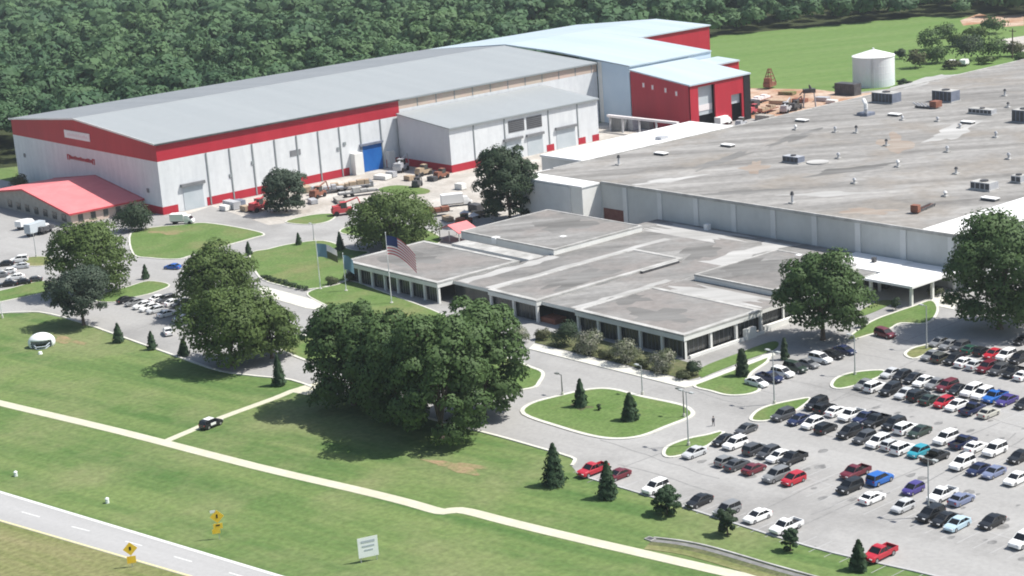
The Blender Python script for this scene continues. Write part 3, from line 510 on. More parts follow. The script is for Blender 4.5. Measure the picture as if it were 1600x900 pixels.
for q, (x0, x1, y0, y1) in enumerate([(230, 285, 287.4, 290.6), (230, 258, 296.2, 300.6), (251, 258.5, 229.6, 258), (230, 257.5, 259.6, 262.6), (273, 296, 259, 268), (288, 297.5, 270, 304)]):
    r = random.Random(q); P = [(x0+(x1-x0)*t/12, y0+r.uniform(0, .3)*(y1-y0)) for t in range(13)]+[(x1-(x1-x0)*t/12, y1-r.uniform(0, .3)*(y1-y0)) for t in range(13)]
    mb = MB(); mb.add([(a, b, 4.456+.0005*q) for a, b in P], [tuple(range(26))], 'pale_stain'); mb.build('weathered_patch', of)
mb = MB(); mb.box(258, 269.5, 269.8, 270.6, 4.4, 5.0, 'dark_metal', 'roof_rim'); mb.build('roof_duct', of)
mb = MB(); mb.box(252, 256.5, 301.2, 330, 3.6, 4.5, 'office_white', 'roof_rim'); mb.build('courtyard_canopy', of)
boxes('glazed_wall', of, [(229.6, 229.9, 288, 300.8, 0, 3.7), (232.6, 232.9, 259.2, 271, 0, 3.7)], 'dark_glass')
boxes('wall', of, [(258.6, 258.9, 301, 333, 0, 3.9), (249.2, 258.4, 300.6, 300.9, 0, 3.7), (225.6, 249, 336.6, 336.9, 0, 3.7), (286.2, 286.9, 299.6, 333.2, 0, 5.5), (260, 286, 333.4, 333.8, 0, 5.6)], 'stone_wall')
def bays(x0, y0, x1, y1, n, h, cw=.55, low=0.0, inset=.5, colw=True, winmat='dark_glass'):
    dx, dy = (x1-x0)/n, (y1-y0)/n; ux, uy = (1, 0) if abs(dx) > abs(dy) else (0, 1)
    nx, ny = (0, 1) if ux else (1, 0)
    for i in range(n+1):
        cx, cy = x0+dx*i, y0+dy*i; mb = MB(); mb.box(cx-cw/2, cx+cw/2, cy-cw/2, cy+cw/2, 0, h, 'office_white'); mb.build('column', of)
    for i in range(n):
        a = (x0+dx*(i+.06)+nx*inset, y0+dy*(i+.06)+ny*inset); b = (x0+dx*(i+.94)+nx*inset, y0+dy*(i+.94)+ny*inset)
        mb = MB(); mb.box(min(a[0], b[0]), max(a[0], b[0])+nx*.1, min(a[1], b[1]), max(a[1], b[1])+ny*.1, low+.15, h-.02, winmat); 
        w = mb.build('window', of); mb = MB()
        for k in range(1, 5):
            t = k/5; x = a[0]+(b[0]-a[0])*t; y = a[1]+(b[1]-a[1])*t; mb.box(x-.05, x+.05, y-.05, y+.05, low+.15, h-.03, 'louvre')
        mb.build('mullion', w)
bays(228.5, 258.6, 228.5, 228.4, 5, 3.71); bays(228.5, 228.5, 250.2, 228.5, 3, 3.71, low=.5, winmat='blind_glass'); bays(225.5, 336.6, 225.5, 301.4, 7, 3.7); bays(228.5, 286.6, 228.5, 271.4, 2, 3.72)
bays(250.8, 229.3, 286, 229.3, 5, 3.7, .4, 1.0, winmat='dark_glass')
mb = MB(); mb.box(229.2, 250.4, 227.6, 228.1, 0, .6, 'office_white'); mb.box(251, 266, 228.2, 229.0, 0, 1.2, 'office_white'); mb.build('low_wall', of)
mb = MB(); mb.box(244.5, 247.5, 227.2, 228.1, 0, 2.2, 'office_white'); mb.build('utility_cabinet', of)
mb = MB(); mb.box(229.3, 233, 267, 271.5, 0, 1.1, 'brick'); mb.build('brick_planter', of)
for p, s in (((1105, 354), 0.6), ((775, 375), .8), ((880, 373), .7), ((1248, 402), .6)): 
    c = g(p[0], p[1], 5.2); mb = MB(); mb.box(c.x-s, c.x+s, c.y-s, c.y+s, 4.45, 5.3+s*.8, 'white_membrane'); mb.build('roof_box', of)
mb = MB(); c = g(1126, 356, 4.45); mb.bar((c.x, c.y, 4.4), (c.x, c.y, 5.3), .9, 'white_membrane', 8, .15); mb.build('roof_cowl', of)
# canopy entrance
cn = thing('entrance_canopy', 'white entrance canopy on slim posts beside the factory wall', 'canopy', (282, 216, 0))
mb = MB(); mb.box(287.5, 298.5, 228, 243.5, 4.1, 4.6, 'white_membrane'); mb.box(282, 298.5, 215.6, 227.9, 4.0, 4.5, 'white_membrane'); mb.build('roof', cn)
mb = MB(); mb.box(292, 298, 228.6, 243, 0, 4.1, 'louvre'); mb.box(290.4, 291.9, 229, 242, 0, 3.2, 'dark_glass'); mb.build('lobby', cn)
for x, y in ((283, 216.6), (290, 216.6), (297.6, 216.6), (283, 227), (288.3, 229), (288.3, 241)):
    mb = MB(); mb.box(x-.28, x+.28, y-.28, y+.28, 0, 4.0, 'office_white'); mb.build('post', cn)
mb = MB(); mb.box(293, 293.8, 234, 234.8, 4.6, 5.7, 'dark_metal'); mb.build('roof_vent', cn)
# ------------------------------------------------------------------ red roofed gatehouse on the left
e = g(108, 335, 3.6); 
gx0 = e.x; gy0 = e.y; kx = 24
d_ = MV.T @ np.array([(34-800)/F, -(296-450)/F, 1.0]); t_ = gx0/d_[0]; ry, rz = d_[1]*t_, CAMH+d_[2]*t_
gh = thing('gatehouse', 'low stone building with a bright pinkish red gabled roof', 'building', (gx0, gy0, 0))
yL = 2*ry-gy0
mb = MB(); mb.add([(gx0+.8, gy0+.8, 0), (gx0+.8, yL-.8, 0), (gx0+.8, yL-.8, 3.5), (gx0+.8, ry, rz-.35), (gx0+.8, gy0+.8, 3.5)], [(0, 1, 2, 3, 4)], 'stone_wall'); mb.add([(gx0+.8, gy0+.8, 0), (gx0+kx, gy0+.8, 0), (gx0+kx, gy0+.8, 3.5), (gx0+.8, gy0+.8, 3.5)], [(0, 1, 2, 3)], 'tan_band'); mb.add([(gx0+kx, gy0+.8, 0), (gx0+kx, yL-.8, 0), (gx0+kx, yL-.8, 3.5), (gx0+kx, ry, rz-.35), (gx0+kx, gy0+.8, 3.5)], [(0, 1, 2, 3, 4)], 'stone_wall'); mb.build('wall', gh)
mb = MB(); mb.loft([[(x, gy0, 3.3), (x, gy0, 3.6), (x, ry, rz), (x, yL, 3.6), (x, yL, 3.3), (x, ry, rz-.3)] for x in (gx0, gx0+kx)], 'pink_roof'); rf = mb.build('roof', gh)
mb = MB()
for x in (gx0-.14, gx0+kx+.01):
    for a, b in (((gy0, 3.45), (ry, rz-.15)), ((ry, rz-.15), (yL, 3.45))): mb.loft([[(x, a[0], a[1]-.2), (x+.12, a[0], a[1]-.2), (x+.12, a[0], a[1]+.3), (x, a[0], a[1]+.3)], [(x, b[0], b[1]-.2), (x+.12, b[0], b[1]-.2), (x+.12, b[0], b[1]+.3), (x, b[0], b[1]+.3)]], 'red_trim')
mb.box(gx0, gx0+kx, gy0-.15, gy0-.01, 3.2, 3.7, 'red_trim'); mb.build('trim', rf)
for i in range(7):
    y = gy0+4+i*6.0; mb = MB(); mb.box(gx0+.66, gx0+.78, y, y+2.6, .8, 2.9, 'dark_glass'); mb.build('window', gh)
for i in range(5):
    x = gx0+3+i*4; mb = MB(); mb.box(x, x+1.5, gy0+.66, gy0+.78, .9, 2.8, 'dark_glass'); mb.build('window', gh)
# ------------------------------------------------------------------ tank
tc = (517.2, 411.8); TR = 7.7
tk = thing('storage_tank', 'round pale blue storage tank with a white cone roof', 'tank', (tc[0], tc[1], 0))
def ring(r, z, n=48): return [(math.cos(2*PI*i/n)*r, math.sin(2*PI*i/n)*r, z) for i in range(n)]
mb = MB(); mb.loft([ring(TR, 0), ring(TR, 10.9)], 'tank_steel', False); 
for z in (2.5, 5.0, 7.5): mb.loft([ring(TR, z), ring(TR+.025, z+.05), ring(TR+.025, z+.15), ring(TR, z+.2)], 'tank_steel', False)
mb.build('shell', tk, local=True)
mb = MB(); mb.loft([ring(TR+.2, 10.85), ring(TR+.2, 11.05), ring(.8, 13.2), ring(.3, 13.3)], 'tank_top'); mb.build('cone_roof', tk, local=True)
mb = MB(); mb.bar((0, 0, 13.2), (0, 0, 13.8), .4, 'tank_top', 8); mb.build('roof_vent', tk, local=True)
mb = MB(); a = math.radians(215)
for s in (-.3, .3): mb.bar((math.cos(a)*(TR+.3)+s*-math.sin(a), math.sin(a)*(TR+.3)+s*math.cos(a), 0), (math.cos(a)*(TR+.3)+s*-math.sin(a), math.sin(a)*(TR+.3)+s*math.cos(a), 10.6), .06, 'galvanised', 4)
for z in range(21): mb.bar((math.cos(a)*(TR+.3)+.3*math.sin(a), math.sin(a)*(TR+.3)-.3*math.cos(a), z*.5+.2), (math.cos(a)*(TR+.3)-.3*math.sin(a), math.sin(a)*(TR+.3)+.3*math.cos(a), z*.5+.2), .04, 'galvanised', 4)
mb.build('ladder', tk, local=True)
# ------------------------------------------------------------------ foliage
def leaf_mesh(name, pts, nrm, size, m, rng, squash=.75, soft=None):
    n = len(pts); t = rng.normal(size=(n, 3)); u = np.cross(nrm, t); u /= np.linalg.norm(u, axis=1)[:, None]+1e-9; w = np.cross(nrm, u)
    s = (size*(.65+.7*rng.random(n)))[:, None]; u = u*s*.5; w = w*s*.5*squash
    V = np.stack([pts-u-w, pts+u-w*.6, pts+u*.8+w, pts-u*.7+w], 1).reshape(-1, 3)
    me = bpy.data.meshes.new(name); me.vertices.add(4*n); me.vertices.foreach_set('co', V.astype(np.float32).ravel())
    me.loops.add(4*n); me.loops.foreach_set('vertex_index', np.arange(4*n, dtype=np.int32)); me.polygons.add(n); me.polygons.foreach_set('loop_start', np.arange(0, 4*n, 4, dtype=np.int32))
    me.materials.append(MATS[m]); me.update(calc_edges=True); me.validate()
    if soft is not None:
        sn = soft*.8+nrm*.35; sn /= np.linalg.norm(sn, axis=1)[:, None]+1e-9
        a = me.attributes.new('custom_normal', 'FLOAT_VECTOR', 'POINT'); a.data.foreach_set('vector', np.repeat(sn, 4, 0).astype(np.float32).ravel())
    return me
def cloud(rng, lobes, n, shell=.62):
    L = np.array(lobes); vol = L[:, 3]**2; idx = rng.choice(len(L), n, p=vol/vol.sum())
    d = rng.normal(size=(n, 3)); d /= np.linalg.norm(d, axis=1)[:, None]; d[:, 2] = np.where(d[:, 2] < -.35, -d[:, 2]*.6, d[:, 2])
    r = L[idx, 3]*(shell+(1.06-shell)*rng.random(n)**.6)
    p = L[idx, :3]+d*r[:, None]*np.array([1, 1, .82]); mid = (L[:, :3]*L[:, 3:]).sum(0)/L[:, 3].sum(); od = L[idx, :3]-mid; ol = np.linalg.norm(od, axis=1)[:, None]; global SOFT; SOFT = d+.75*od/(ol.max()+1e-6); SOFT /= np.linalg.norm(SOFT, axis=1)[:, None]+1e-9; nr = d+rng.normal(size=(n, 3))*.34+np.array([0, 0, .22]); nr /= np.linalg.norm(nr, axis=1)[:, None]
    return p, nr
def tree(name, label, base, h, w, m='leaf_oak', seed=1, n=5000, leaf=.62, cb=.2, group=None, cat='tree', off=(0, 0), lobes=None, shape=1.0):
    rng = np.random.default_rng(seed); b = Vector(base) if len(base) == 3 else g(*base); b.z = 0; cb *= .45
    t = thing(name, label, cat, b, 0, group); R = w/2; zc = h*(cb+1)/2; hz = h*(1-cb)/2; K = lobes or int(28+R*2); LB = []
    for k in range(K):
        z = 1-2*(k+.5)/K; an = k*2.39996+rng.random()*.8; q = .52+.36*rng.random(); rr = math.sqrt(max(0, 1-z*z*(1 if z > 0 else .5)))
        LB.append((off[0]+math.cos(an)*rr*R*q, off[1]+math.sin(an)*rr*R*q, zc+z*hz*(q-.02 if z > 0 else .93), R*(.20+.22*rng.random()**1.5)))
    LB.append((off[0], off[1], zc, R*.60)); LB.append((off[0], off[1], zc+hz*.35, R*.55)); n = int(n*2.6); leaf *= .74
    p, nr = cloud(rng, LB, n); ok = p[:, 2] > max(.3, h*cb*.4); me = leaf_mesh('crown', p[ok], nr[ok], leaf, m, rng, soft=SOFT[ok])
    o = bpy.data.objects.new('crown', me); COL.objects.link(o); o.parent = t
    mb = MB(); r0 = max(.12, w*.026); fork = h*cb+.5
    mb.loft([[(math.cos(2*PI*i/8)*r0*q, math.sin(2*PI*i/8)*r0*q, z) for i in range(8)] for z, q in ((0, 1.5), (.5, 1.05), (fork, .8), (zc, .45))], 'bark')
    for k in range(6 if w > 6 else 3):
        L = LB[k]; z0 = fork*(.8+.12*k); mb.bar((0, 0, min(z0, zc)), (L[0]*.85, L[1]*.85, L[2]), r0*.5, 'bark', 6, r0*.12)
    mb.build('trunk', t, local=True); return t
def conifer(label, base, h, w, seed, m='leaf_conifer', n=1200, leaf=.40, power=.66, group='young trees along the car park lawn', name='conifer'):
    rng = np.random.default_rng(seed); b = g(*base); n = int(n*1.8); t = thing(name, label, 'tree', b, 0, group); z = rng.random(n)**1.25
    w *= .95; rr = w/2*np.maximum(.04, (1-z))**power*(.48+.62*rng.random(n)); an = rng.random(n)*2*PI; f1, f2, f3 = rng.random(3)*6; tier = .9+.12*np.sin(z*h*5.5+an*2)+.16*np.sin(an*3+f1+z*4)*np.sin(z*7+f2)+.10*np.sin(an*5+f3)
    p = np.stack([np.cos(an)*rr*tier, np.sin(an)*rr*tier, .35+z*(h-.35)], 1); nr = np.stack([np.cos(an), np.sin(an), .35+0*an], 1)+rng.normal(size=(n, 3))*.4; nr /= np.linalg.norm(nr, axis=1)[:, None]
    me = leaf_mesh('crown', p, nr, leaf, m, rng, soft=np.stack([np.cos(an), np.sin(an), .45+0*an], 1)/1.1); o = bpy.data.objects.new('crown', me); COL.objects.link(o); o.parent = t
    mb = MB(); mb.bar((0, 0, 0), (0, 0, h*.9), w*.05, 'bark', 6, .02); mb.build('trunk', t, local=True); return t
def shrub(label, base, h, w, m, seed, n=500, leaf=.3, group=None, name='shrub', cat='shrub', l=None):
    rng = np.random.default_rng(seed); b = Vector(base) if len(base) == 3 else g(*base); b.z = 0; t = thing(name, label, cat, b, 0, group); LB = []
    for k in range(12): d = rng.normal(size=3); d /= np.linalg.norm(d); LB.append((d[0]*w*.27, d[1]*w*.27*(l or 1), h*(.33 if k < 6 else .55)+d[2]*h*.16, min(w, h*1.4)*(.24+.12*rng.random())))
    n = int(n*1.7); leaf *= .9
    p, nr = cloud(rng, LB, n, .5); p[:, 2] = np.maximum(p[:, 2], .08); me = leaf_mesh('foliage', p, nr, leaf, m, rng, soft=SOFT); o = bpy.data.objects.new('foliage', me); COL.objects.link(o); o.parent = t
    mb = MB(); [mb.bar((0, 0, 0), (L[0]*.7, L[1]*.7, L[2]), .05, 'bark', 5, .02) for L in LB[:4]]; mb.build('stem', t, local=True); return t
# big trees
tree('oak_tree', 'broad bright green oak behind the bluish tree at the left lot', (150, 458), 18.5, 20, 'leaf_bright', 11, 6500, .66, .14)
tree('oak_tree', 'smaller blue green tree leaning over the left drive', (131, 508), 13.6, 14, 'leaf_blue', 12, 4500, .58, .45)
tree('oak_tree', 'bright crowned oak behind the white parked cars', (345, 490), 16, 18.5, 'leaf_bright', 13, 6000, .66, .18)
tree('oak_tree', 'wide spreading oak with a long shadow on the lawn', (362, 571), 16.5, 20, 'leaf_bright', 14, 6500, .66, .2)
tree('oak_tree', 'low side crown right of the wide spreading oak', (425, 560), 12.2, 13, 'leaf_bright', 15, 3800, .6, .24)
tree('oak_tree', 'dense oak at the left of the big dark cluster', (553, 632), 21.5, 17.5, 'leaf_oak', 16, 7000, .7, .12)
tree('oak_tree', 'front oak of the big dark cluster, shading the lawn', (690, 684), 24, 20, 'leaf_oak', 17, 8500, .7, .10)
tree('oak_tree', 'right hand oak of the big dark cluster by the loop', (757, 648), 22.5, 15.8, 'leaf_oak', 18, 7500, .7, .10)
tree('oak_tree', 'middle oak of the big dark cluster, between left and front oaks', (622, 652), 20, 19, 'leaf_oak', 19, 7000, .7, .15)
tree('oak_tree', 'round dark oak standing at the office side wall', (1286, 531), 18.3, 18.3, 'leaf_oak', 20, 7000, .66, .3)
tree('oak_tree', 'very large dark tree over the upper car park', (1562, 514), 24.0, 22.5, 'leaf_oak', 21, 10500, .68, .13)
tree('oak_tree', 'tall dark tree between the yard and the white block', (797, 345), 22, 17.5, 'leaf_dark', 22, 6500, .7, .1)
tree('oak_tree', 'grey green round tree in front of the white warehouse', (448, 332), 13.2, 13, 'leaf_blue', 23, 4500, .6, .16)
tree('oak_tree', 'wide round bushy tree behind the flag lawn', (617, 388), 14.6, 23, 'leaf_bright', 24, 6500, .66, .06)
shrub('dark rounded shrub beside the red gatehouse roof', (207, 362), 8, 11, 'leaf_dark', 25, 2500, .5)
shrub('small olive shrub left of the white warehouse end', (31, 294), 5, 6, 'leaf_olive', 26, 700, .45)
# small trees
conifer('dark conifer left of the parked red pickup', (867, 758), 6.9, 4.3, 31); conifer('dark conifer in front of the maroon saloon', (950, 778), 5.9, 3.6, 32)
tree('young_tree', 'round young lawn tree in front of the white off-roader', (1043, 803), 4.6, 4.4, 'leaf_conifer', 33, 1700, .36, .12, 'young trees along the car park lawn', lobes=22)
tree('young_tree', 'young lawn tree before the grey parked car', (1137, 836), 4.2, 3.3, 'leaf_dark', 34, 1300, .33, .25, 'young trees along the car park lawn', lobes=20)
tree('young_tree', 'small round lawn tree before the white pickup', (1235, 861), 3.6, 2.6, 'leaf_conifer', 35, 1200, .3, .12, 'young trees along the car park lawn', lobes=20)
conifer('bushy conifer beside the red pickup at the lawn corner', (1342, 890), 4.3, 2.9, 36, n=800)
conifer('taller dark conifer on the loop island, in the soil ring', (908, 636), 5.2, 2.9, 37, n=900, group='conifers on the loop island'); conifer('wider conifer on the loop island', (985, 657), 5.0, 3.4, 38, n=900, power=.55, group='conifers on the loop island')
conifer('dense columnar evergreen on the office corner grass', (1160, 588), 5.2, 2.7, 39, n=900, power=.35, m='leaf_dark', group='clipped evergreens by the office')
conifer('slim evergreen in the shade of the office oak', (1226, 562), 4.2, 1.7, 40, n=450, power=.45, m='leaf_dark', group='clipped evergreens by the office')
conifer('leftmost lawn conifer below the left car park', (186, 535), 4.2, 2.8, 41, n=600, group='lawn conifers below the left car park'); conifer('middle lawn conifer below the left car park', (238, 546), 3.9, 2.3, 42, n=500, group='lawn conifers below the left car park'); conifer('third lawn conifer, at the edge of the oak crown', (288, 556), 3.6, 2.8, 43, n=500, group='lawn conifers below the left car park')
conifer('pointed dark conifer on the drive corner by the flags', (532, 391), 4.7, 2.5, 44, n=500); conifer('small dark conifer at the left end of the flag lawn', (389, 399), 3.5, 2.2, 45, n=350); conifer('small dark conifer at the back of the flag lawn', (467, 383), 3.2, 1.8, 46, n=300)
conifer('young conifer at the path end beside the big oaks', (437, 602), 6, 3.2, 47, n=700); conifer('small conifer on the grass wedge of the left drive', (228, 436), 3.6, 2.3, 48, n=350)
shrub('small dark shrub on the loop island between the conifers', (936, 642), 1.6, .9, 'leaf_dark', 49, 150, .2)
# planting along the office
for i, (p, h, w, m, lab) in enumerate([((850, 530), 2.0, 3.6, 'leaf_olive', 'low yellowish shrub beside the brick entrance planter'), ((882, 540), 5.2, 4.2, 'leaf_dark', 'tall dark evergreen shrub by the office entrance'), ((922, 553), 4.4, 5.0, 'leaf_bloom', 'pale blossoming bush nearest the office entrance'), ((978, 568), 4.2, 5.4, 'leaf_bloom', 'pale blossoming bush in the middle of the office front'), ((1036, 582), 4.2, 4.8, 'leaf_bloom', 'pale blossoming bush near the office corner'), ((1084, 587), 3.0, 2.5, 'leaf_dark', 'dark round shrub at the office corner'), ((1067, 592), 1.7, 3.2, 'leaf_shrub', 'low pale shrub before the dark corner shrub'), ((948, 560), 2.0, 3.0, 'leaf_shrub', 'low shrub between the first two blossoming bushes'), ((1008, 576), 1.9, 3.2, 'leaf_shrub', 'low shrub between the last two blossoming bushes'), ((905, 549), 1.5, 2.4, 'leaf_shrub', 'low shrub at the foot of the dark evergreen'), ((812, 536), 3.0, 3.5, 'leaf_bloom', 'small blossoming bush right of the oak cluster'), ((1400, 485), 3.0, 2.0, 'leaf_dark', 'dark shrub on the grass by the canopy'), ((1460, 462), 1.6, 5.0, 'leaf_shrub', 'yellow green hedge clump beside the canopy post'), ((1488, 474), 1.4, 5.0, 'leaf_shrub', 'yellow green hedge clump leading to the big tree'), ((1349, 512), 2.2, 2.2, 'leaf_dark', 'dark shrub beside the oak on the office side'), ((921, 345), 4.0, 3.0, 'leaf_dark', 'dark shrub in front of the white corner block'), ((545, 440), 2.2, 3.0, 'leaf_shrub', 'grey green shrub at the left office wing'), ((520, 445), 2.0, 3.4, 'leaf_shrub', 'pale shrub below the flagpoles')]):
    k = 1.3 if i < 11 else 1.0; shrub(lab, p, h*1.1, w*k, m, 60+i, int(110*w*h/1.6*k), .28, 'shrubs along the office')
for i, x in enumerate(np.linspace(412, 476, 9)):
    shrub(('first', 'second', 'third', 'fourth', 'fifth', 'sixth', 'seventh', 'eighth', 'ninth')[i]+' dark hedge bush from the left along the flag lawn edge', (float(x), 436+(x-412)*.285), 1.3, 2.2, 'leaf_dark', 90+i, 130, .25, 'hedge bushes along the flag lawn')
# scrub near the field
for i, (p, h, w, m, lab) in enumerate([((1452, 78), 9, 9, 'leaf_oak', 'tall dark tree at the left of the field scrub'), ((1430, 106), 7, 8, 'leaf_olive', 'grey olive scrub nearest the storage tank'), ((1462, 98), 7, 11, 'leaf_oak', 'green scrub below the tall dark field tree'), ((1508, 96), 9.5, 13, 'leaf_dark', 'dense dark scrub mass in the middle of the field edge'), ((1550, 90), 8, 11, 'leaf_oak', 'green scrub right of the dark scrub mass'), ((1498, 72), 5, 10, 'leaf_bright', 'bright yellow green scrub behind the dark mass'), ((1525, 62), 5, 12, 'leaf_bright', 'bright scrub farther back on the field edge'), ((1555, 52), 7, 12, 'leaf_oak', 'far scrub below the brown clearing'), ((1583, 88), 6, 8, 'leaf_olive', 'scrub round the foot of the utility pole'), ((1406, 92), 4, 4, 'leaf_dark', 'small dark bush beside the storage tank'), ((1540, 100), 3, 8, 'leaf_bright', 'low bright scrub at the roof edge'), ((1485, 108), 3, 8, 'leaf_olive', 'low olive scrub by the white parked vehicles'), ((1477, 60), 6, 9, 'leaf_oak', 'scrub at the back corner of the field'), ((1598, 100), 4, 6, 'leaf_oak', 'scrub at the right photo edge above the roof')]):
    shrub(lab, p, h*1.15, w*1.15, m, 120+i, int(60*w), .75, 'scrub at the field edge', 'scrub_bush')
mb = MB()
shrub('clipped dark hedge right of the storage tank', (1414, 134), 2.6, 5, 'leaf_dark', 140, 600, .45, None, 'hedge', 'hedge', 2.0)
# ------------------------------------------------------------------ forest
def forest():
    tone = []; SF = []; rng = np.random.default_rng(5); P = []; Nn = []; Sz = []; X = 150.0; cnt = 0
    def yb(x):
        return float(np.interp(x, [0, 236, 260, 430, 494, 560, 595, 699, 706, 760, 1500], [700, 600, 562, 560, 566, 585, 582, 524, 490, 440, 440]))
    step = 12.6
    for ix in range(0, 160):
        for iy in range(0, 150):
            x = 150+(ix+.5*(iy % 2))*step+rng.uniform(-4.4, 4.4); y = 430+iy*step+rng.uniform(-4.4, 4.4)
            if y < yb(x)+rng.uniform(-1, 3): continue
            D = math.hypot(x, y)
            if D > 1000 and (ix+iy) % 2: continue
            a, b, dz = proj(x, y, 14)
            if dz < 10 or a < -140 or a > 1740 or b < -75 or b > 330: continue
            big = 1.35 if D > 1000 else 1.0
            h = 10+12*rng.random(); r = (4.6+5.0*rng.random()**1.5)*big*(.84+.022*h)
            edge = y < yb(x)+18
            if edge: h *= .85+.2*rng.random()
            n = int((520 if D < 750 else 300)*(1.3 if edge else 1)); cnt += 1
            k = 6; LB = [(0, 0, 0, .62)]
            for q in range(k):
                an = q*2.4+rng.random()*2; zz = rng.uniform(-.25, .6); LB.append((math.cos(an)*.58*math.sqrt(1-zz*zz*.8), math.sin(an)*.58*math.sqrt(1-zz*zz*.8), zz*.75, rng.uniform(.34, .5)))
            pp, nr = cloud(rng, LB, n, .8)
            if not edge: pp[:, 2] = np.where(pp[:, 2] < -.55, -pp[:, 2]*.5, pp[:, 2])
            hz = h*(.5 if edge else .40); zc = h-hz*1.1
            p = np.stack([x+pp[:, 0]*r, y+pp[:, 1]*r, zc+pp[:, 2]*hz*1.15], 1); p[:, 2] = np.maximum(p[:, 2], .3)
            tone.append(np.full(n, rng.random())); SF.append(SOFT)
            P.append(p); Nn.append(nr); Sz.append(np.full(n, (.85 if D < 750 else 1.2)*big*r/5))
    P = np.concatenate(P); me = leaf_mesh('wood', P, np.concatenate(Nn), np.concatenate(Sz), 'leaf_forest', rng, soft=np.concatenate(SF)); me.attributes.new('species', 'FLOAT', 'FACE').data.foreach_set('value', np.concatenate(tone).astype(np.float32)); o = bpy.data.objects.new('wood', me); COL.objects.link(o)
    tag(o, 'dense green wood filling the background behind the buildings', 'wood', kind='stuff'); print('forest', cnt, len(P))
forest()
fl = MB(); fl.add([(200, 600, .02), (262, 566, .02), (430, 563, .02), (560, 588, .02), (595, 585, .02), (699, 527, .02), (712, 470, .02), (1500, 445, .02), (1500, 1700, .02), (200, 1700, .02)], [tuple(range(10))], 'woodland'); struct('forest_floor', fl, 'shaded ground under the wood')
mb = MB(); mb.add([tuple(g(*p, .03)) for p in ((1500, 32), (1530, 21), (1545, 25), (1600, 22), (1600, 40), (1570, 42), (1540, 36), (1505, 40))], [tuple(range(8))], 'dirt'); struct('clearing', mb, 'brown bare clearing at the edge of the wood')
mb = MB(); mb.add([tuple(g(*p, .035)) for p in ((1560, 62), (1640, 50), (1640, 84), (1575, 78))], [tuple(range(4))], 'yard'); struct('gravel_track', mb, 'pale gravel track at the upper right edge')
hz = MB(); hz.box(-120, 1700, -120, 1750, -1.0, 101.5, 'lawn'); ho = hz.build('haze'); tag(ho, 'thin summer haze over the whole site', 'haze', kind='stuff')
hm = bpy.data.materials.new('haze'); hm.use_nodes = True; hm.node_tree.nodes.remove(hm.node_tree.nodes['Principled BSDF']); pv = hm.node_tree.nodes.new('ShaderNodeVolumePrincipled'); pv.inputs['Color'].default_value = (.80, .88, .95, 1); pv.inputs['Density'].default_value = HAZE; pv.inputs['Anisotropy'].default_value = .2
hm.node_tree.links.new(pv.outputs[0], hm.node_tree.nodes['Material Output'].inputs['Volume']); ho.data.materials.clear(); ho.data.materials.append(hm)
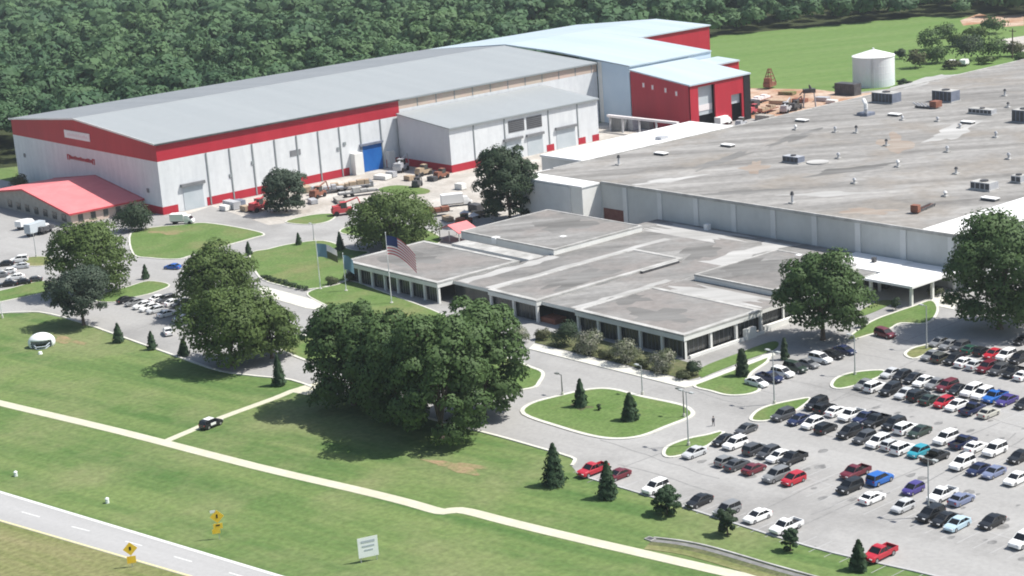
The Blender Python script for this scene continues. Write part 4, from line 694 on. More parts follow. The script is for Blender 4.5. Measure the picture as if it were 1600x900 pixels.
# ------------------------------------------------------------------ vehicles
def rect(x, hw, zb, zm, zt, k=.9): return [(x, -hw, zb), (x, -hw, zm), (x, -hw*k, zt), (x, hw*k, zt), (x, hw, zm), (x, hw, zb)]
def car_parts(kind):
    B = MB(); G = MB(); m = 'paint_white'
    if kind == 's':
        L, w, r = 4.75, .90, .33
        B.loft([rect(-2.37, w*.80, .36, .60, .82), rect(-2.28, w*.93, .28, .72, .98), rect(-1.75, w, .24, .80, 1.02), rect(-.2, w, .22, .80, .98), rect(1.0, w, .22, .78, .96), rect(1.95, w*.97, .24, .70, .84), rect(2.28, w*.86, .30, .58, .70), rect(2.38, w*.72, .38, .50, .58)], m)
        gl = (-1.85, 1.12, 1.0, -1.12, .22, 1.40); wh = (-1.42, 1.42)
    elif kind == 'h':
        L, w, r = 4.2, .89, .32
        B.loft([rect(-2.08, w*.86, .38, .72, 1.0), rect(-2.0, w*.96, .28, .84, 1.06), rect(-.2, w, .24, .84, 1.03), rect(.95, w, .24, .82, 1.0), rect(1.7, w*.97, .26, .74, .88), rect(2.02, w*.86, .32, .62, .74), rect(2.10, w*.72, .40, .54, .62)], m)
        gl = (-2.0, 1.12, 1.04, -1.55, .2, 1.50); wh = (-1.25, 1.28)
    elif kind == 'v':
        L, w, r = 4.75, .95, .37
        B.loft([rect(-2.36, w*.88, .42, .80, 1.08), rect(-2.28, w*.97, .32, .90, 1.12), rect(-.3, w, .28, .90, 1.12), rect(1.0, w, .28, .88, 1.10), rect(2.0, w*.97, .30, .82, 1.00), rect(2.28, w*.88, .36, .72, .86), rect(2.38, w*.76, .44, .62, .72)], m)
        gl = (-2.28, 1.15, 1.11, -2.02, .28, 1.70); wh = (-1.42, 1.46)
    elif kind == 'p':
        L, w, r = 5.6, .98, .40
        B.loft([rect(-.62, w, .42, 1.0, 1.14), rect(1.3, w, .42, 1.0, 1.14), rect(2.35, w*.98, .42, .95, 1.06), rect(2.72, w*.9, .48, .80, .92), rect(2.80, w*.8, .52, .70, .78)], m)
        B.box(-2.78, -.63, -w, w, .42, .72, m); B.box(-2.78, -.63, -w, -w+.10, .72, 1.14, m); B.box(-2.78, -.63, w-.10, w, .72, 1.14, m); B.box(-2.78, -2.68, -w+.1, w-.1, .72, 1.12, m); B.box(-2.66, -.65, -w+.12, w-.12, .725, .74, 'tyre')
        gl = (-.58, 1.45, 1.13, -.42, .62, 1.74); wh = (-1.72, 1.78)
    x0, x1, z0, x2, x3, z1 = gl; k = .80
    G.add([(x0, -w*.94, z0-.05), (x1, -w*.90, z0-.05), (x1, w*.90, z0-.05), (x0, w*.94, z0-.05), (x2, -w*k, z1), (x3, -w*k, z1), (x3, w*k, z1), (x2, w*k, z1)], [(0, 1, 5, 4), (1, 2, 6, 5), (2, 3, 7, 6), (3, 0, 4, 7), (4, 5, 6, 7)], 'glass')
    B.loft([[(x2-.05, -w*(k+.01), z1-.02), (x2-.02, -w*(k-.04), z1+.05), (x2-.02, w*(k-.04), z1+.05), (x2-.05, w*(k+.01), z1-.02)], [((x2+x3)/2, -w*(k+.02), z1-.02), ((x2+x3)/2, -w*(k-.04), z1+.09), ((x2+x3)/2, w*(k-.04), z1+.09), ((x2+x3)/2, w*(k+.02), z1-.02)], [(x3+.06, -w*(k+.01), z1-.03), (x3, -w*(k-.05), z1+.045), (x3, w*(k-.05), z1+.045), (x3+.06, w*(k+.01), z1-.03)]], m)
    for s in (-1, 1):   # pillars
        for xb, xt in ((x0, x2), (x1, x3), ((x0+x1)/2-.2, (x2+x3)/2)):
            B.bar((xb, s*w*.93, z0-.02), (xt, s*w*(k+.01), z1), .05, m, 4)
    parts = [('body', B, (0, 0, 0)), ('windows', G, (0, 0, 0))]
    for x in wh:
        for s in (-1, 1):
            T = MB(); y = s*(w-.12); T.bar((0, -.12, 0), (0, .12, 0), r, 'tyre', 14); T.bar((0, s*.10, 0), (0, s*.135, 0), r*.62, 'hub', 10); parts.append(('wheel', T, (x, y, r)))
    zl = .66 if kind in 'sh' else .84; xf, xr = {'p': (2.76, -2.79), 'h': (2.02, -2.07)}.get(kind, (2.29, -2.37))
    for s in (-1, 1):
        T = MB(); T.box(-.14, .06, -.2, .2, -.07, .07, 'lamp_clear'); parts.append(('headlight', T, (xf, s*w*.66, zl-.02)))
        T = MB(); T.box(-.04, .05, -.13, .13, -.10, .10, 'lamp_red'); parts.append(('taillight', T, (xr, s*w*.74, zl+.08)))
    return parts
KN = {'h': 'hatchback', 's': 'saloon', 'v': 'SUV', 'p': 'pickup'}; NAME = {'h': 'parked_car', 's': 'parked_car', 'v': 'parked_suv', 'p': 'pickup_truck'}
PROTO = {}; rc = random.Random(99)
def make_car(kind, colour, x, y, rz, label, group, z=.03, cat=None):
    t = thing(NAME[kind], label, cat or {'h': 'car', 's': 'car', 'v': 'SUV', 'p': 'pickup'}[kind], (x, y, z), rz, group)
    if kind not in PROTO: 
        PROTO[kind] = []
        for n, mb, loc in car_parts(kind):
            o = mb.build(n, t, local=True, smooth=False); o.location = loc; PROTO[kind].append(o)
        ch = PROTO[kind]
    else:
        ch = []
        for p in PROTO[kind]: c = p.copy(); COL.objects.link(c); c.parent = t; ch.append(c)
    q = rc.uniform(.95, 1.05); t.scale = (q, rc.uniform(.97, 1.03), q*rc.uniform(.97, 1.04)); b = ch[0]; b.material_slots[0].link = 'OBJECT'; b.material_slots[0].material = MATS['paint_'+colour.replace(' ', '_')]
    return t
ORD = 'first second third fourth fifth sixth seventh eighth ninth tenth eleventh twelfth thirteenth fourteenth fifteenth sixteenth'.split()
ROWS = {
 'r1b': (198.6, 'in the far line of the first double row', [(1118, 692, 's', 'black'), (1153, 691, 'v', 'white'), (1176, 703, 'v', 'dark grey'), (1202, 706, 'h', 'dark grey'), (1218, 709, 's', 'white'), (1238, 716, 'p', 'black')]),
 'r1f': (191.8, 'in the near line of the first double row', [(1083, 707, 's', 'silver'), (1134, 720, 'h', 'grey'), (1152, 724, 's', 'dark grey'), (1181, 730, 's', 'maroon'), (1213, 743, 'v', 'grey'), (1243, 747, 'h', 'red')]),
 'r2f': (213.6, 'in the near line of the second double row', [(1215, 652, 'v', 'dark grey'), (1240, 658, 's', 'navy'), (1263, 664, 'h', 'white'), (1292, 668, 'v', 'black'), (1318, 679, 'v', 'black'), (1347, 685, 'v', 'dark grey'), (1377, 688, 'v', 'white'), (1393, 694, 'h', 'silver'), (1407, 700, 'v', 'white'), (1434, 706, 'h', 'teal'), (1464, 712, 'p', 'black'), (1514, 719, 'v', 'white'), (1541, 726, 's', 'navy'), (1563, 732, 's', 'blue grey'), (1597, 743, 's', 'white')]),
 'r2b': (221.3, 'in the far line of the second double row', [(1254, 640, 'v', 'black'), (1272, 634, 'v', 'black'), (1297, 635, 's', 'white'), (1323, 651, 'p', 'white'), (1345, 656, 'p', 'navy'), (1365, 660, 'p', 'black'), (1393, 664, 'v', 'black'), (1418, 668, 'v', 'white'), (1445, 670, 's', 'dark green'), (1484, 682, 'v', 'white'), (1506, 690, 'p', 'navy'), (1525, 697, 's', 'white'), (1556, 702, 'v', 'white'), (1592, 714, 's', 'black')]),
 'r3f': (235.6, 'in the near line of the third double row', [(1340, 604, 's', 'grey'), (1370, 603, 'v', 'white'), (1387, 611, 'v', 'black'), (1415, 614, 's', 'silver'), (1426, 622, 'v', 'black'), (1450, 625, 's', 'dark green'), (1478, 627, 'h', 'red'), (1497, 632, 's', 'white'), (1521, 638, 'p', 'navy'), (1548, 643, 's', 'beige')]),
 'r3b': (243.2, 'in the far line of the third double row', [(1385, 585, 's', 'silver'), (1399, 591, 'h', 'black'), (1417, 587, 's', 'black'), (1434, 590, 's', 'white'), (1445, 597, 's', 'grey'), (1463, 602, 'v', 'maroon'), (1482, 600, 's', 'black'), (1503, 599, 'v', 'white'), (1509, 610, 'v', 'white'), (1537, 613, 'p', 'blue'), (1558, 620, 's', 'purple'), (1592, 634, 's', 'black')]),
 'r4f': (256.3, 'in the near line of the fourth double row', [(1450, 557, 's', 'grey'), (1465, 552, 'v', 'olive'), (1478, 562, 'v', 'black'), (1503, 565, 's', 'white'), (1522, 570, 's', 'silver'), (1540, 573, 'v', 'maroon'), (1565, 575, 'v', 'dark grey'), (1582, 582, 'p', 'black'), (1598, 585, 's', 'white')]),
 'r4b': (263.9, 'in the far line of the fourth double row', [(1465, 535, 's', 'grey'), (1481, 537, 's', 'grey'), (1497, 541, 'v', 'dark grey'), (1510, 541, 's', 'green'), (1521, 546, 'h', 'black'), (1531, 551, 's', 'red'), (1559, 551, 'v', 'white'), (1592, 560, 'v', 'black')]),
 'm1': (200.6, 'in the far sparse row by the tall lamp', [(1335, 738, 'p', 'maroon'), (1375, 748, 'v', 'blue'), (1427, 763, 'h', 'purple'), (1475, 772, 'p', 'white'), (1507, 777, 's', 'blue grey')]),
 'm2': (193.8, 'in the near sparse row by the tall lamp', [(1335, 757, 'v', 'black'), (1362, 777, 's', 'white'), (1410, 791, 'h', 'silver'), (1457, 802, 'v', 'black'), (1491, 788, 's', 'black'), (1521, 790, 's', 'light blue'), (1572, 803, 's', 'black'), (1602, 843, 'v', 'white')]),
 'r0': (176.3, 'parked along the front lawn kerb', [(918, 737, 'p', 'red'), (965, 741, 's', 'maroon'), (1020, 763, 'v', 'white'), (1090, 783, 's', 'black'), (1132, 798, 'v', 'grey'), (1187, 804, 's', 'white'), (1228, 822, 'p', 'white'), (1380, 862, 'p', 'red')]),
 'left': (181.6, 'in the near line of the left car park', [(198, 468, 's', 'black'), (206, 473, 's', 'grey'), (221, 477, 's', 'white'), (234, 480, 's', 'white'), (246, 483, 'h', 'silver'), (262, 489, 's', 'white'), (282, 498, 's', 'white')]),
 'leftb': (187.6, 'in the far line of the left car park', [(240, 468, 's', 'white'), (257, 464, 'v', 'dark grey'), (265, 474, 's', 'white'), (276, 469, 'v', 'dark grey'), (281, 482, 's', 'white')]),
}
rj = random.Random(12)
for rk, (rx, where, L) in ROWS.items():
    last = None
    for i, (a, b, kind, colour) in enumerate(L):
        p = g(a, b, .7); y = p.y
        if last is not None and last-y < 2.45: y = last-2.45
        last = y; x = rx+rj.uniform(-.35, .35); rz = (PI if rj.random() < .7 else 0)+rj.uniform(-.03, .03)
        if rk in ('r0',): x = rx+.2*i*.9; rz = PI+rj.uniform(-.03, .03)
        if abs(p.y-y) < .01 and rk in ('r1f', 'r0', 'm1', 'm2'): x = (x+p.x)/2
        ref = 'from the left ' if rk in ('r0', 'm1', 'm2', 'left', 'leftb') else 'from its island '
        make_car(kind, colour, x, y, rz, '%s %s, %s %s%s' % (colour, KN[kind], ORD[i], ref, where), 'cars in the large car park' if rk[0] in 'rm' else 'cars in the left car park')
for i, (a, b, kind, colour) in enumerate([(1183, 596, 's', 'white'), (1206, 587, 'p', 'navy'), (1222, 578, 'v', 'white'), (1241, 574, 'v', 'dark green'), (1262, 567, 's', 'grey'), (1285, 559, 'v', 'white'), (1308, 556, 's', 'black'), (1325, 545, 's', 'navy')]):
    p = g(a, b, .7); make_car(kind, colour, 224.6+i*3.55, 206.6, -PI/2+rj.uniform(-.04, .04), '%s %s, %s from the left in the short row by the office grass' % (colour, KN[kind], ORD[i]), 'cars in the short row by the office')
p = g(1383, 521, .7); make_car('v', 'maroon', p.x, p.y, -.55*PI, 'maroon SUV standing crosswise at the top of the office row', 'cars in the large car park')
p = g(1136, 681, .7); make_car('s', 'dark grey', 204.8, p.y, PI+.05, 'dark grey saloon standing alone behind the white SUV of the first row', 'cars in the large car park')
p = g(1598, 531, .7); make_car('s', 'black', p.x, p.y, PI, 'black saloon in the shade of the very large tree', 'cars in the large car park')
p = g(330, 662, .6); t = make_car('v', 'black', p.x, p.y, math.atan2(g(430, 622).y-g(258, 690).y, g(430, 622).x-g(258, 690).x), 'black and white SUV parked across the narrow lawn path', 'cars in the left car park', .06)
mb = MB(); mb.box(-1.3, .3, -.74, .74, 1.77, 1.80, 'paint_white'); mb.box(-.9, .35, -.965, .965, .62, 1.05, 'paint_white'); mb.build('white_door_panel', t, local=True)
p = g(262, 518, .6); make_car('s', 'white', p.x, p.y, 1.2, 'white saloon on the drive behind the lawn conifers', 'cars in the left car park')
p = g(168, 434, .6); make_car('s', 'blue', p.x+16, p.y-4, 2.0, 'blue saloon half hidden by the left oaks', 'cars in the left car park')
for i, (a, b, kind, colour) in enumerate([(8, 412, 's', 'black'), (32, 416, 's', 'silver'), (12, 424, 's', 'white'), (-2, 430, 's', 'grey'), (24, 433, 's', 'white'), (12, 444, 's', 'black'), (34, 441, 's', 'black'), (52, 437, 's', 'dark grey'), (30, 406, 'v', 'white')]):
    p = g(a, b, .6); make_car(kind, colour, p.x, p.y, 2.6, ['black saloon at the back left of the far left lot', 'silver saloon with a dark shadow by the worn island', 'white saloon in the middle of the far left lot', 'grey saloon cut by the left photo edge', 'second white saloon in the far left lot, nearer the grass', 'black saloon at the grass strip, leftmost', 'black saloon at the grass strip, in the middle', 'dark grey saloon at the right end of the grass strip', 'white SUV behind the silver saloon by the worn island'][i], 'cars in the far left lot')
# lorries
def truck(label, p, rz, cab='paint_white', boxm='white_membrane', L=7, H=3.6, name='box_truck'):
    c = g(*p); t = thing(name, label, 'truck', (c.x, c.y, .04), rz)
    mb = MB(); mb.box(-L/2, L/2-1.9, -1.2, 1.2, 1.0, H, boxm); mb.build('cargo_box', t, local=True)
    mb = MB(); mb.loft([rect(L/2-1.8, 1.1, .5, 1.6, 2.6, .88), rect(L/2-.6, 1.1, .5, 1.5, 2.5, .85), rect(L/2+.3, 1.05, .5, 1.2, 1.5, .9), rect(L/2+.7, .95, .55, 1.0, 1.2, .9)], cab); cb = mb.build('cab', t, local=True)
    mb = MB(); mb.add([(L/2-.58, -.9, 2.45), (L/2-.58, .9, 2.45), (L/2+.32, 1.0, 1.56), (L/2+.32, -1.0, 1.56)], [(0, 1, 2, 3)], 'glass'); mb.build('windscreen', cb, local=True)
    mb = MB(); mb.box(-L/2, L/2, -.5, .5, .6, .98, 'dark_metal'); mb.build('chassis', t, local=True)
    for x in (-L/2+1.2, L/2-.2):
        for s in (-1, 1): mb = MB(); mb.bar((x, s*.85, .48), (x, s*1.15, .48), .48, 'tyre', 12); mb.build('wheel', t, local=True)
    return t
truck('white box van parked by the warehouse corner', (284, 350), -.9, L=6, H=3.0, name='delivery_van')
truck('pale grey box truck in the middle of the left lot', (60, 366), .35, boxm='grey_door', L=8); truck('small white truck beside the dark trailer in the left lot', (40, 357), .35, L=5.5, H=2.6)
truck('white box truck parked in the yard below the annex', (712, 322), -.5, L=8)
truck('white truck parked beside the red hall bay', (1130, 196), .2, L=7, H=3.2)
truck('white van by the field scrub, left of the pair', (1487, 104), .3, L=5, H=2.6, name='delivery_van'); truck('white van by the field scrub, right of the pair', (1507, 103), .3, L=5, H=2.6, name='delivery_van')
def trailer(label, p, rz, L=9, m='dark_metal', load=None, name='trailer', cat='trailer', h=1.2):
    c = g(*p); t = thing(name, label, cat, (c.x, c.y, .05), rz)
    mb = MB(); mb.box(-L/2, L/2, -1.2, 1.2, h-.25, h, m); mb.bar((L/2, 0, h-.2), (L/2+1.6, 0, h-.4), .12, m); mb.build('deck', t, local=True)
    for x in (-L*.32, -L*.15):
        for s in (-1, 1): mb = MB(); mb.bar((x, s*.9, .45), (x, s*1.15, .45), .45, 'tyre', 10); mb.build('wheel', t, local=True)
    if load:
        mb = MB(); r = random.Random(p[0]); x = -L/2+.2
        while x < L/2-1.4: w = r.uniform(1, 2.2); mb.box(x, x+w, -1.0, 1.0, h, h+r.uniform(.4, 1.5), load); x += w+.2
        mb.build('load', t, local=True)
    return t
trailer('dark box trailer beside the grey truck in the left lot', (72, 364), .35, 6, 'dark_metal', 'dark_metal'); trailer('long timber trailer in front of the red warehouse plinth', (548, 296), -.45, 12, 'galvanised', 'timber'); trailer('dark trailer stacked with steel by the yard trees', (515, 302), -.45, 11, 'dark_metal', 'galvanised'); trailer('long pale trailer behind the bushy tree', (560, 306), -.4, 12, 'dark_metal', 'roof_rim'); trailer('low dark trailer under the yard truck', (680, 338), -.4, 7, 'dark_metal', 'rust_metal'); trailer('brown trailer beside the dark yard tree', (762, 338), -.3, 9, 'dark_metal', 'timber')
trailer('pink grey trailer on the dirt yard beside the red hall', (1190, 160), .2, 12, 'rust_metal', 'flag_white'); trailer('brown trailer on the dirt yard, nearer the roof edge', (1200, 176), .2, 11, 'rust_metal', 'timber')
def machine(label, p, rz, s=1.0, m='red_trim', boom=True, name='lift_machine', cat='machine'):
    c = g(*p); t = thing(name, label, cat, (c.x, c.y, .05), rz)
    mb = MB(); mb.box(-2.2*s, 2.2*s, -1*s, 1*s, .6*s, 1.5*s, m); mb.box(-2.0*s, -.4*s, -.9*s, .9*s, 1.5*s, 2.1*s, m); mb.build('body', t, local=True)
    mb = MB(); mb.box(-.3*s, 1.0*s, -.8*s, .8*s, 1.5*s, 2.8*s, 'dark_glass', m); mb.build('cab', t, local=True)
    if boom: mb = MB(); mb.bar((-1.5*s, 0, 2.0*s), (3.6*s, 0, 3.4*s), .22*s, m, 6, .15*s); mb.bar((3.6*s, 0, 3.4*s), (4.4*s, 0, 1.2*s), .15*s, m); mb.build('boom', t, local=True)
    for x in (-1.4*s, 1.4*s):
        for q in (-1, 1): mb = MB(); mb.bar((x, q*.8*s, .55*s), (x, q*1.15*s, .55*s), .55*s, 'tyre', 12); mb.build('wheel', t, local=True)
    return t
machine('red loader with a pinkish hood beside the grey green tree', (404, 330), .2, 1.3); machine('orange red lift truck at the left of the bushy tree', (535, 336), -.4, 1.3, 'red_trim'); machine('dark red machine between the yard trailers', (497, 309), .3, 1.2, 'rust_metal'); machine('red machine half hidden behind the office roof', (725, 352), .2, 1.1, 'rust_metal', False)
machine('grey machine in front of the annex plinth', (627, 268), .5, 1.4, 'galvanised'); machine('tan machine along the annex plinth', (662, 274), .1, 1.2, 'timber', False); machine('dark green machine in the bright annex yard', (652, 292), .6, 1.0, 'dark_metal'); machine('red machine along the annex plinth', (690, 279), .1, 1.1, 'rust_metal', False)
machine('green grey machine on the dirt yard, second from the roof edge', (1228, 176), .4, 1.3, 'galvanised'); machine('dark machine on the dirt yard nearest the roof edge', (1243, 172), .2, 1.2, 'dark_metal'); machine('pink machine on the dirt yard beside the dark recess', (1178, 178), 0, 1.2, 'flag_red', False); machine('small dark machine parked on the roof edge side of the white truck', (1158, 198), .3, 1.1, 'galvanised', False)
# red rig and steel frame on the dirt yard
c = g(1203, 138); t = thing('drill_rig', 'dark red rig with a braced mast at the field edge', 'rig', c, .3)
mb = MB(); mb.box(-3, 3, -1.4, 1.4, .8, 2.2, 'rust_metal'); mb.build('deck', t, local=True)
mb = MB()
for x, y in ((-1, -1), (1, -1), (1, 1), (-1, 1)): mb.bar((x*1.8, y*1.8, 2), (x*.4, y*.4, 7.5), .18, 'rust_metal', 4)
for z in (3.2, 4.6, 6.0, 7.2):
    q = 1.8-(z-2)/5.5*1.4; [mb.bar((a*q, b*q, z), (c2*q, d2*q, z), .12, 'rust_metal', 4) for a, b, c2, d2 in ((-1, -1, 1, -1), (1, -1, 1, 1), (1, 1, -1, 1), (-1, 1, -1, -1))]
mb.build('mast', t, local=True)
mb = MB(); mb.box(-2.6, -.6, -1.2, 1.2, 2.2, 4.2, 'rust_metal'); mb.build('engine_house', t, local=True)
c = g(1265, 168); t = thing('gantry_frame', 'dark steel gantry on two tall legs in the dirt yard', 'gantry', c, .9)
for s in (-1, 1): mb = MB(); mb.bar((0, s*2.2, 0), (0, s*1.6, 6), .28, 'galvanised', 6, .22); mb.build('leg', t, local=True)
mb = MB(); mb.box(-.9, .9, -2.1, 2.1, 5.2, 6.6, 'dark_metal'); mb.bar((0, -.6, 6.4), (0, 0, 8), .6, 'dark_metal', 6, .2); mb.bar((0, 2, 6), (0, 3.4, 4.6), .2, 'dark_metal', 5); mb.build('head', t, local=True)
def crate(name, label, p, sx, sy, h, m, rz=.0, cat='container', z=0):
    c = g(*p); t = thing(name, label, cat, (c.x, c.y, .05), rz); mb = MB(); mb.box(-sx/2, sx/2, -sy/2, sy/2, .15, h, m); mb.build('shell', t, local=True)
    mb = MB(); n = max(3, int(sy/.9)); [mb.box(-sx/2-.06, -sx/2-.003, -sy/2+sy*(i+.3)/n, -sy/2+sy*(i+.6)/n, .2, h-.1, m) for i in range(n)]; mb.build('ribs', t, local=True)
    [boxes('skid', t, [(-sx/2, sx/2, y, y+.25, 0, .14)], 'dark_metal', True) for y in (-sy/2, sy/2-.25)]; return t
crate('shipping_container', 'dark brown container left of the storage tank', (1325, 148), 4, 9, 4.2, 'dark_metal'); crate('shipping_container', 'grey container under the pale blue wall', (967, 204), 3, 6, 4.5, 'louvre'); crate('shipping_container', 'pale container beside the grey one', (985, 203), 2.5, 5, 4.2, 'galvanised')
crate('shipping_container', 'grey green container at the red warehouse plinth', (363, 326), 2.5, 6, 2.3, 'galvanised'); crate('pallet_stack', 'pale pallet stack left of the red loader', (384, 330), 2, 3, 1.6, 'timber', cat='pallets'); crate('pallet_stack', 'low pallet stack in front of the blue door', (598, 280), 3, 5, 1.3, 'office_white', .2, cat='pallets'); crate('pallet_stack', 'tan pallet stack at the annex corner', (640, 282), 2.2, 3, 1.5, 'timber', cat='pallets'); crate('pallet_stack', 'dark pallet stack near the yard truck', (744, 330), 2.5, 4, 2.0, 'dark_metal', cat='pallets'); crate('pallet_stack', 'pale crates under the long red hall wall', (1005, 200), 2, 8, 2.4, 'stone_wall', cat='crates'); crate('pallet_stack', 'dark crates right of the pale crates by the red hall', (1030, 196), 2, 7, 2.2, 'dark_metal', cat='crates')
for p, sx, sy, h, m, rz, lab in [((352, 329), 2, 3, 1.5, 'office_white', .1, 'white wrapped pallets nearest the shutter door'), ((376, 322), 1.6, 3.5, 1.9, 'blue_grey_metal', .0, 'blue grey pallets behind the pale pallet stack'), ((415, 322), 2, 3, 1.5, 'rust_metal', .2, 'rusty pallets at the left edge of the grey green tree'), ((478, 300), 2.4, 5, 1.8, 'timber', -.3, 'tan timber pile right of the grey green tree'), ((489, 318), 2, 4, 1.3, 'galvanised', -.3, 'grey steel pile below the dark red machine'), ((530, 316), 2.2, 6, 1.2, 'stone_wall', -.4, 'stone coloured pile left of the bushy tree'), ((575, 290), 2.2, 6, 1.6, 'louvre', -.4, 'dark grey pile between timber trailer and blue door'), ((612, 277), 2, 3, 1.8, 'galvanised', .2, 'grey pile left of the grey machine'), ((676, 283), 1.8, 3, 1.4, 'dark_metal', .1, 'dark pile between the annex machines'), ((720, 296), 2, 3, 1.8, 'office_white', .1, 'white pile at the bright end of the yard'), ((772, 322), 2, 5, 1.6, 'rust_metal', -.2, 'rusty pile in the shade of the dark yard tree'), ((700, 345), 2, 4, 1.2, 'timber', -.3, 'timber pile below the white box truck')]:
    crate('pallet_stack', lab, p, sx, sy, h, m, rz, 'pallets')
for p, sx, sy, h, m, rz, lab in [((1195, 188), 3, 6, 1.8, 'stone_wall', .1, 'pale pile on the dirt yard by the roof edge'), ((1218, 163), 3, 7, 1.5, 'timber', .3, 'tan pile in the middle of the dirt yard'), ((1250, 160), 3, 5, 1.4, 'rust_metal', .1, 'rusty pile behind the steel gantry'), ((1285, 158), 3, 5, 1.5, 'galvanised', .2, 'grey pile right of the steel gantry'), ((1300, 162), 2, 4, 1.3, 'office_white', .1, 'white pile at the right end of the dirt yard'), ((1175, 165), 3, 5, 2, 'dark_metal', .0, 'dark pile right beside the dark hall recess'), ((1230, 148), 3, 6, 1.2, 'red_soil', .2, 'brown pile between rig and gantry')]:
    crate('material_stack', lab, p, sx, sy, h, m, rz, 'materials')
# pipe bridge between hall and red hall
c = g(1010, 185); t = thing('pipe_bridge', 'pale pipe bridge along the foot of the red hall', 'pipe bridge', (400, 402, 0))
mb = MB(); mb.box(399.2, 400.4, 398, 431, 5.0, 5.7, 'flag_white'); mb.build('deck', t)
for y in (400, 408, 416, 424, 430): mb = MB(); mb.box(399.5, 400.1, y-.2, y+.2, 0, 5.0, 'galvanised'); mb.build('post', t)
# small pavilion with red roof behind the office
c = g(716, 374); t = thing('picnic_shelter', 'small shelter with a pink red roof behind the office', 'shelter', c)
mb = MB(); mb.loft([[(x, -4.5, 2.6), (x, -4.5, 2.8), (x, 0, 4.4), (x, 4.5, 2.8), (x, 4.5, 2.6), (x, 0, 4.2)] for x in (-3.2, 3.2)], 'pink_roof'); mb.build('roof', t, local=True)
for x in (-2.8, 2.8):
    for y in (-4, 0, 4): mb = MB(); mb.bar((x, y, 0), (x, y, 2.7), .14, 'office_white'); mb.build('post', t, local=True)
for p, lab in (((727, 345), 'pale canvas umbrella left of the pair in the yard'), ((741, 349), 'pale canvas umbrella right of the pair in the yard')):
    c = g(*p); t = thing('sun_umbrella', lab, 'umbrella', c, 0, 'umbrellas in the yard'); mb = MB(); mb.loft([[(math.cos(2*PI*i/8)*q, math.sin(2*PI*i/8)*q, z) for i in range(8)] for q, z in ((1.5, 2.2), (.08, 3.0))], 'flag_white'); mb.build('canopy', t, local=True); mb = MB(); mb.bar((0, 0, 0), (0, 0, 2.9), .05, 'dark_metal'); mb.build('pole', t, local=True)
# ------------------------------------------------------------------ poles, flags, signs
def lamp(label, p, h, arms=2, m='pole_grey', rz=0):
    c = g(*p); t = thing('street_lamp', label, 'street lamp', c, rz, 'lamps of the car park'); mb = MB(); mb.bar((0, 0, 0), (0, 0, .7), .26, 'concrete', 8); mb.build('base', t, local=True)
    mb = MB(); mb.bar((0, 0, .7), (0, 0, h), .13, m, 8, .08); mb.build('pole', t, local=True)
    for s in ((-1, 1) if arms == 2 else (1,)):
        mb = MB(); mb.bar((0, 0, h-.1), (0, s*1.0, h), .06, m, 6); mb.build('arm', t, local=True); mb = MB(); mb.box(-.28, .28, min(s*.8, s*1.6), max(s*.8, s*1.6), h-.08, h+.12, m); mb.build('lamp_head', t, local=True)
    return t
lamp('grey lamp standing on the first row island', (1076, 697), 9.5); lamp('lamp at the right kerb of the loop island', (1069, 652), 5.0, 1, 'pole_dark'); lamp('grey lamp standing on the second row island', (1210, 632), 9.8, 2, 'pole_grey'); lamp('slim lamp standing on the third row island', (1336, 586), 7.5, 1); lamp('slim lamp standing on the worn fourth island', (1448, 545), 8.5, 1); lamp('tall dark headed lamp among the sparse parked cars', (1451, 808), 9.0, 2, 'pole_grey'); lamp('thin lamp on the back kerb of the loop island', (1004, 617), 5.5, 1); lamp('short dark lamp at the left of the loop island', (879, 618), 4.0, 1, 'pole_dark'); lamp('thin lamp in the left lot behind the worn island', (57, 402), 6.5, 1); lamp('thin lamp at the drive bend behind the flag lawn', (491, 376), 4.5, 1)
lamp('white post lamp at the left photo edge', (4, 497), 4.0, 1, 'pole_white')
c = g(1582, 92); t = thing('utility_pole', 'dark wooden utility pole at the upper right edge', 'utility pole', c); mb = MB(); mb.bar((0, 0, 0), (0, 0, 12), .3, 'bark', 8, .2); mb.build('pole', t, local=True); mb = MB(); mb.box(-.1, .1, -1.6, 1.6, 10.8, 11.1, 'bark'); mb.build('crossarm', t, local=True)
def flagpole(label, p, h): 
    c = g(*p); t = thing('flagpole', label, 'flagpole', c, 0, 'flagpoles on the flag lawn'); mb = MB(); mb.bar((0, 0, 0), (0, 0, .3), .4, 'concrete', 10); mb.build('base', t, local=True); mb = MB(); mb.bar((0, 0, .3), (0, 0, h), .12, 'pole_white', 8, .06); mb.build('pole', t, local=True); mb = MB(); mb.bar((0, 0, h), (0, 0, h+.25), .13, 'pole_white', 8, .05); mb.build('finial', t, local=True); return c
def clothgrid(nu, nv, fn): return [fn(i/nu, j/nv) for j in range(nv+1) for i in range(nu+1)]
def flag(label, c, ztop, w, h, mats, name='flag', droop=.55):
    D = Vector((CR[0], CR[1], 0)).normalized(); N = Vector((-D.y, D.x, 0)); nu, nv = 20, 13
    def fn(u, v): return tuple(D*(u*w*.86)+N*(.35*math.sin(u*6+v*1.2)*u**.5)+Vector((0, 0, ztop-v*h-droop*w*u*u*.55-.10*math.sin(u*6.5+1+v)*u)))
    vs = clothgrid(nu, nv, fn); mb = MB(); 
    fs = {}
    for j in range(nv):
        for i in range(nu): fs.setdefault(mats(i/nu, j, nv), []).append((j*(nu+1)+i, j*(nu+1)+i+1, (j+1)*(nu+1)+i+1, (j+1)*(nu+1)+i))
    for m, f in fs.items(): mb.add(vs, f, m)
    o = mb.build(name, loc=None); bm = bmesh.new(); bm.from_mesh(o.data); bmesh.ops.remove_doubles(bm, verts=bm.verts, dist=1e-4); bm.to_mesh(o.data); bm.free(); o.location = (c.x, c.y, 0); return tag(o, label, 'flag')
c = flagpole('tallest flagpole, carrying the big striped flag', (612, 474), 16.2)
